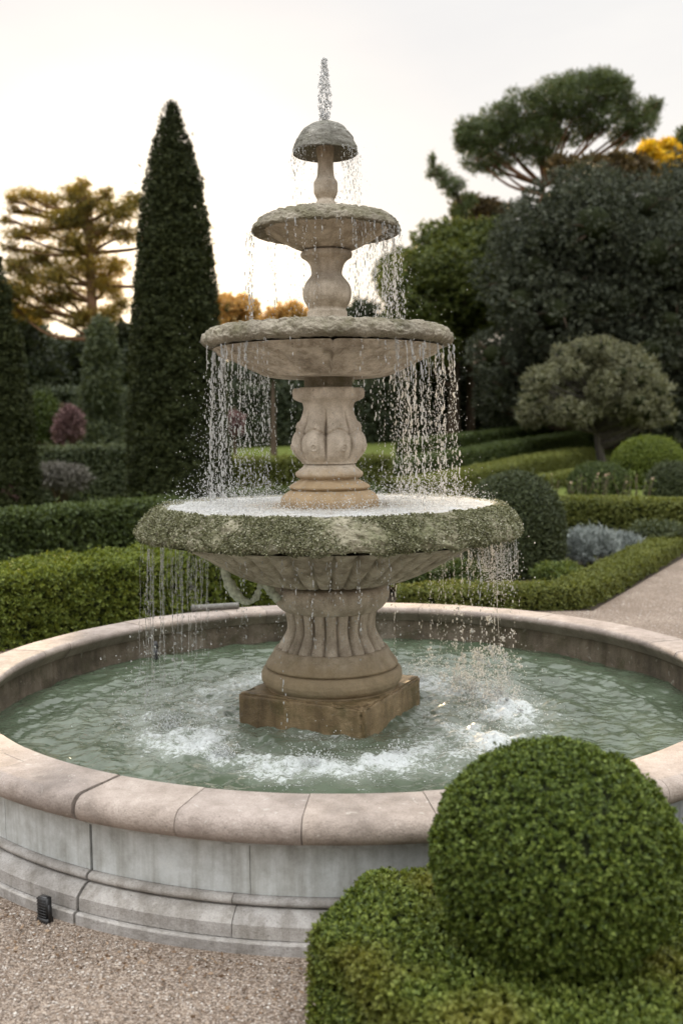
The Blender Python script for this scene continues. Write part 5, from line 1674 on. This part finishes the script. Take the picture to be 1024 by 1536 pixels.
    tree('slim_conifer', 'orange barked slim pine seen through the left water curtain', 'tree', 410, 40, [(410, 640), (409, 540)], [(409, 540, 22, 26), (418, 520, 20, 20), (398, 525, 18, 18)], M['backwood'], 0.18, 1600, M['bark'], 5, 0.3, 0.4, 0.5, base_r=0.17)
    bl = blobfill(352, 620, 12, 30, 6, 8, 12, 61, 0.9, 0.4)
    tree('flowering_tree', 'small pink flowering tree behind the left water curtain', 'tree', 352, 36, [(352, 650), (352, 610)], bl, M['pink'], 0.14, 700, M['bark'], 5, 0.5, 0.5, base_r=0.08)


trees()


# ------------------------------------------------------------------ sky and sun
SUN_EL, SUN_AZ = R(8.5), R(-9.5)   # azimuth clockwise from the view direction (+Y)


def world():
    w = bpy.data.worlds.new('World')
    scene.world = w
    w.use_nodes = True
    nt = w.node_tree
    nt.nodes.clear()
    L = nt.links
    sky = nt.nodes.new('ShaderNodeTexSky')
    sky.sky_type = 'NISHITA'
    sky.sun_disc = False
    sky.sun_elevation = SUN_EL
    sky.sun_rotation = SUN_AZ
    sky.air_density = 1.0
    sky.dust_density = 2.5
    tc = nt.nodes.new('ShaderNodeTexCoord').outputs['Generated']
    sx = nt.nodes.new('ShaderNodeSeparateXYZ')
    L.new(tc, sx.inputs[0])
    # thin high cloud veil: warm and bright low down, pale grey higher up, overhead out of view boosted as added light
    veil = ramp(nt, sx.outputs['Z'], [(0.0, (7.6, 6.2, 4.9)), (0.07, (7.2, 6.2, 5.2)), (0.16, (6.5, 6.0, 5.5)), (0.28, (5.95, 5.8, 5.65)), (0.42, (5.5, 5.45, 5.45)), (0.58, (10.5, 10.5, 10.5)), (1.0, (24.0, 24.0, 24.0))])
    # soft structure in the veil
    nz = noise(nt, mapping(nt, tc, (1.2, 1.2, 4.0)), 2.2, 5, 0.55, 0.3)
    veil = mix(nt, 1.0, veil, ramp(nt, nz, [(0.3, (0.95, 0.955, 0.97)), (0.7, (1.05, 1.045, 1.03))]), 'MULTIPLY')
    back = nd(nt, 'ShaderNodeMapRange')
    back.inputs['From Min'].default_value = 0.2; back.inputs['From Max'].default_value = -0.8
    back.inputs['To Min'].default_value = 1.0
    lowhi = nd(nt, 'ShaderNodeMapRange')   # unseen sky behind the viewer, dimmed low and boosted high to shape the light
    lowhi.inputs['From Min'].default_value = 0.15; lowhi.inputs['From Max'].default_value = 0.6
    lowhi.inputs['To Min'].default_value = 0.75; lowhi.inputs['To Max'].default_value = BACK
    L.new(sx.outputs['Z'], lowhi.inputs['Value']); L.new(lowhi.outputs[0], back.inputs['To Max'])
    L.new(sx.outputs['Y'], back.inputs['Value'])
    # aureole of the low sun in the thin cloud
    dt = nt.nodes.new('ShaderNodeVectorMath'); dt.operation = 'DOT_PRODUCT'
    nrm_ = nt.nodes.new('ShaderNodeVectorMath'); nrm_.operation = 'NORMALIZE'
    L.new(tc, nrm_.inputs[0]); L.new(nrm_.outputs[0], dt.inputs[0])
    dt.inputs[1].default_value = (math.sin(SUN_AZ) * math.cos(SUN_EL), math.cos(SUN_AZ) * math.cos(SUN_EL), math.sin(SUN_EL))
    glow = ramp(nt, dt.outputs['Value'], [(0.945, (0.0, 0.0, 0.0)), (0.978, (0.07, 0.048, 0.024)), (0.992, (0.34, 0.25, 0.14)), (1.0, (0.85, 0.66, 0.40))])
    gs = nt.nodes.new('ShaderNodeVectorMath'); gs.operation = 'SCALE'; gs.inputs['Scale'].default_value = 10.0
    L.new(glow, gs.inputs[0])
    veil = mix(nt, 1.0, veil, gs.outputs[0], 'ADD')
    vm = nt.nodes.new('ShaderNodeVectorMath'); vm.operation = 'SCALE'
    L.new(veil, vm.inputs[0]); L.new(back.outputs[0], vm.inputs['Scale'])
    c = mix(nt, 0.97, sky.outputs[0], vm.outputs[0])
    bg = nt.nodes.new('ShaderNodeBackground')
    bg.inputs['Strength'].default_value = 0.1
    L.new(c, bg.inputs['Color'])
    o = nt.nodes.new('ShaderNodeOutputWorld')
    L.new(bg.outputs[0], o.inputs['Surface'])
    l = bpy.data.lights.new('sun', 'SUN')
    l.energy = 4.5
    l.angle = R(1.5)
    l.color = (1.0, 0.72, 0.42)
    s = bpy.data.objects.new('sun', l)
    link(s)
    d = Vector((math.sin(SUN_AZ) * math.cos(SUN_EL), math.cos(SUN_AZ) * math.cos(SUN_EL), math.sin(SUN_EL)))
    s.rotation_euler = d.to_track_quat('Z', 'Y').to_euler()
    s.location = (20, 20, 20)


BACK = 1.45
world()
scene.view_settings.view_transform = 'Standard'
scene.view_settings.look = 'None'
scene.view_settings.exposure = 0.70
scene.view_settings.gamma = 1.0
scene.render.engine = 'CYCLES'
scene.cycles.max_bounces = 8
scene.cycles.transmission_bounces = 6
scene.cycles.glossy_bounces = 3
scene.cycles.diffuse_bounces = 3
scene.cycles.transparent_max_bounces = 4
scene.cycles.caustics_reflective = False
scene.cycles.caustics_refractive = False
scene.cycles.sample_clamp_indirect = 6.0
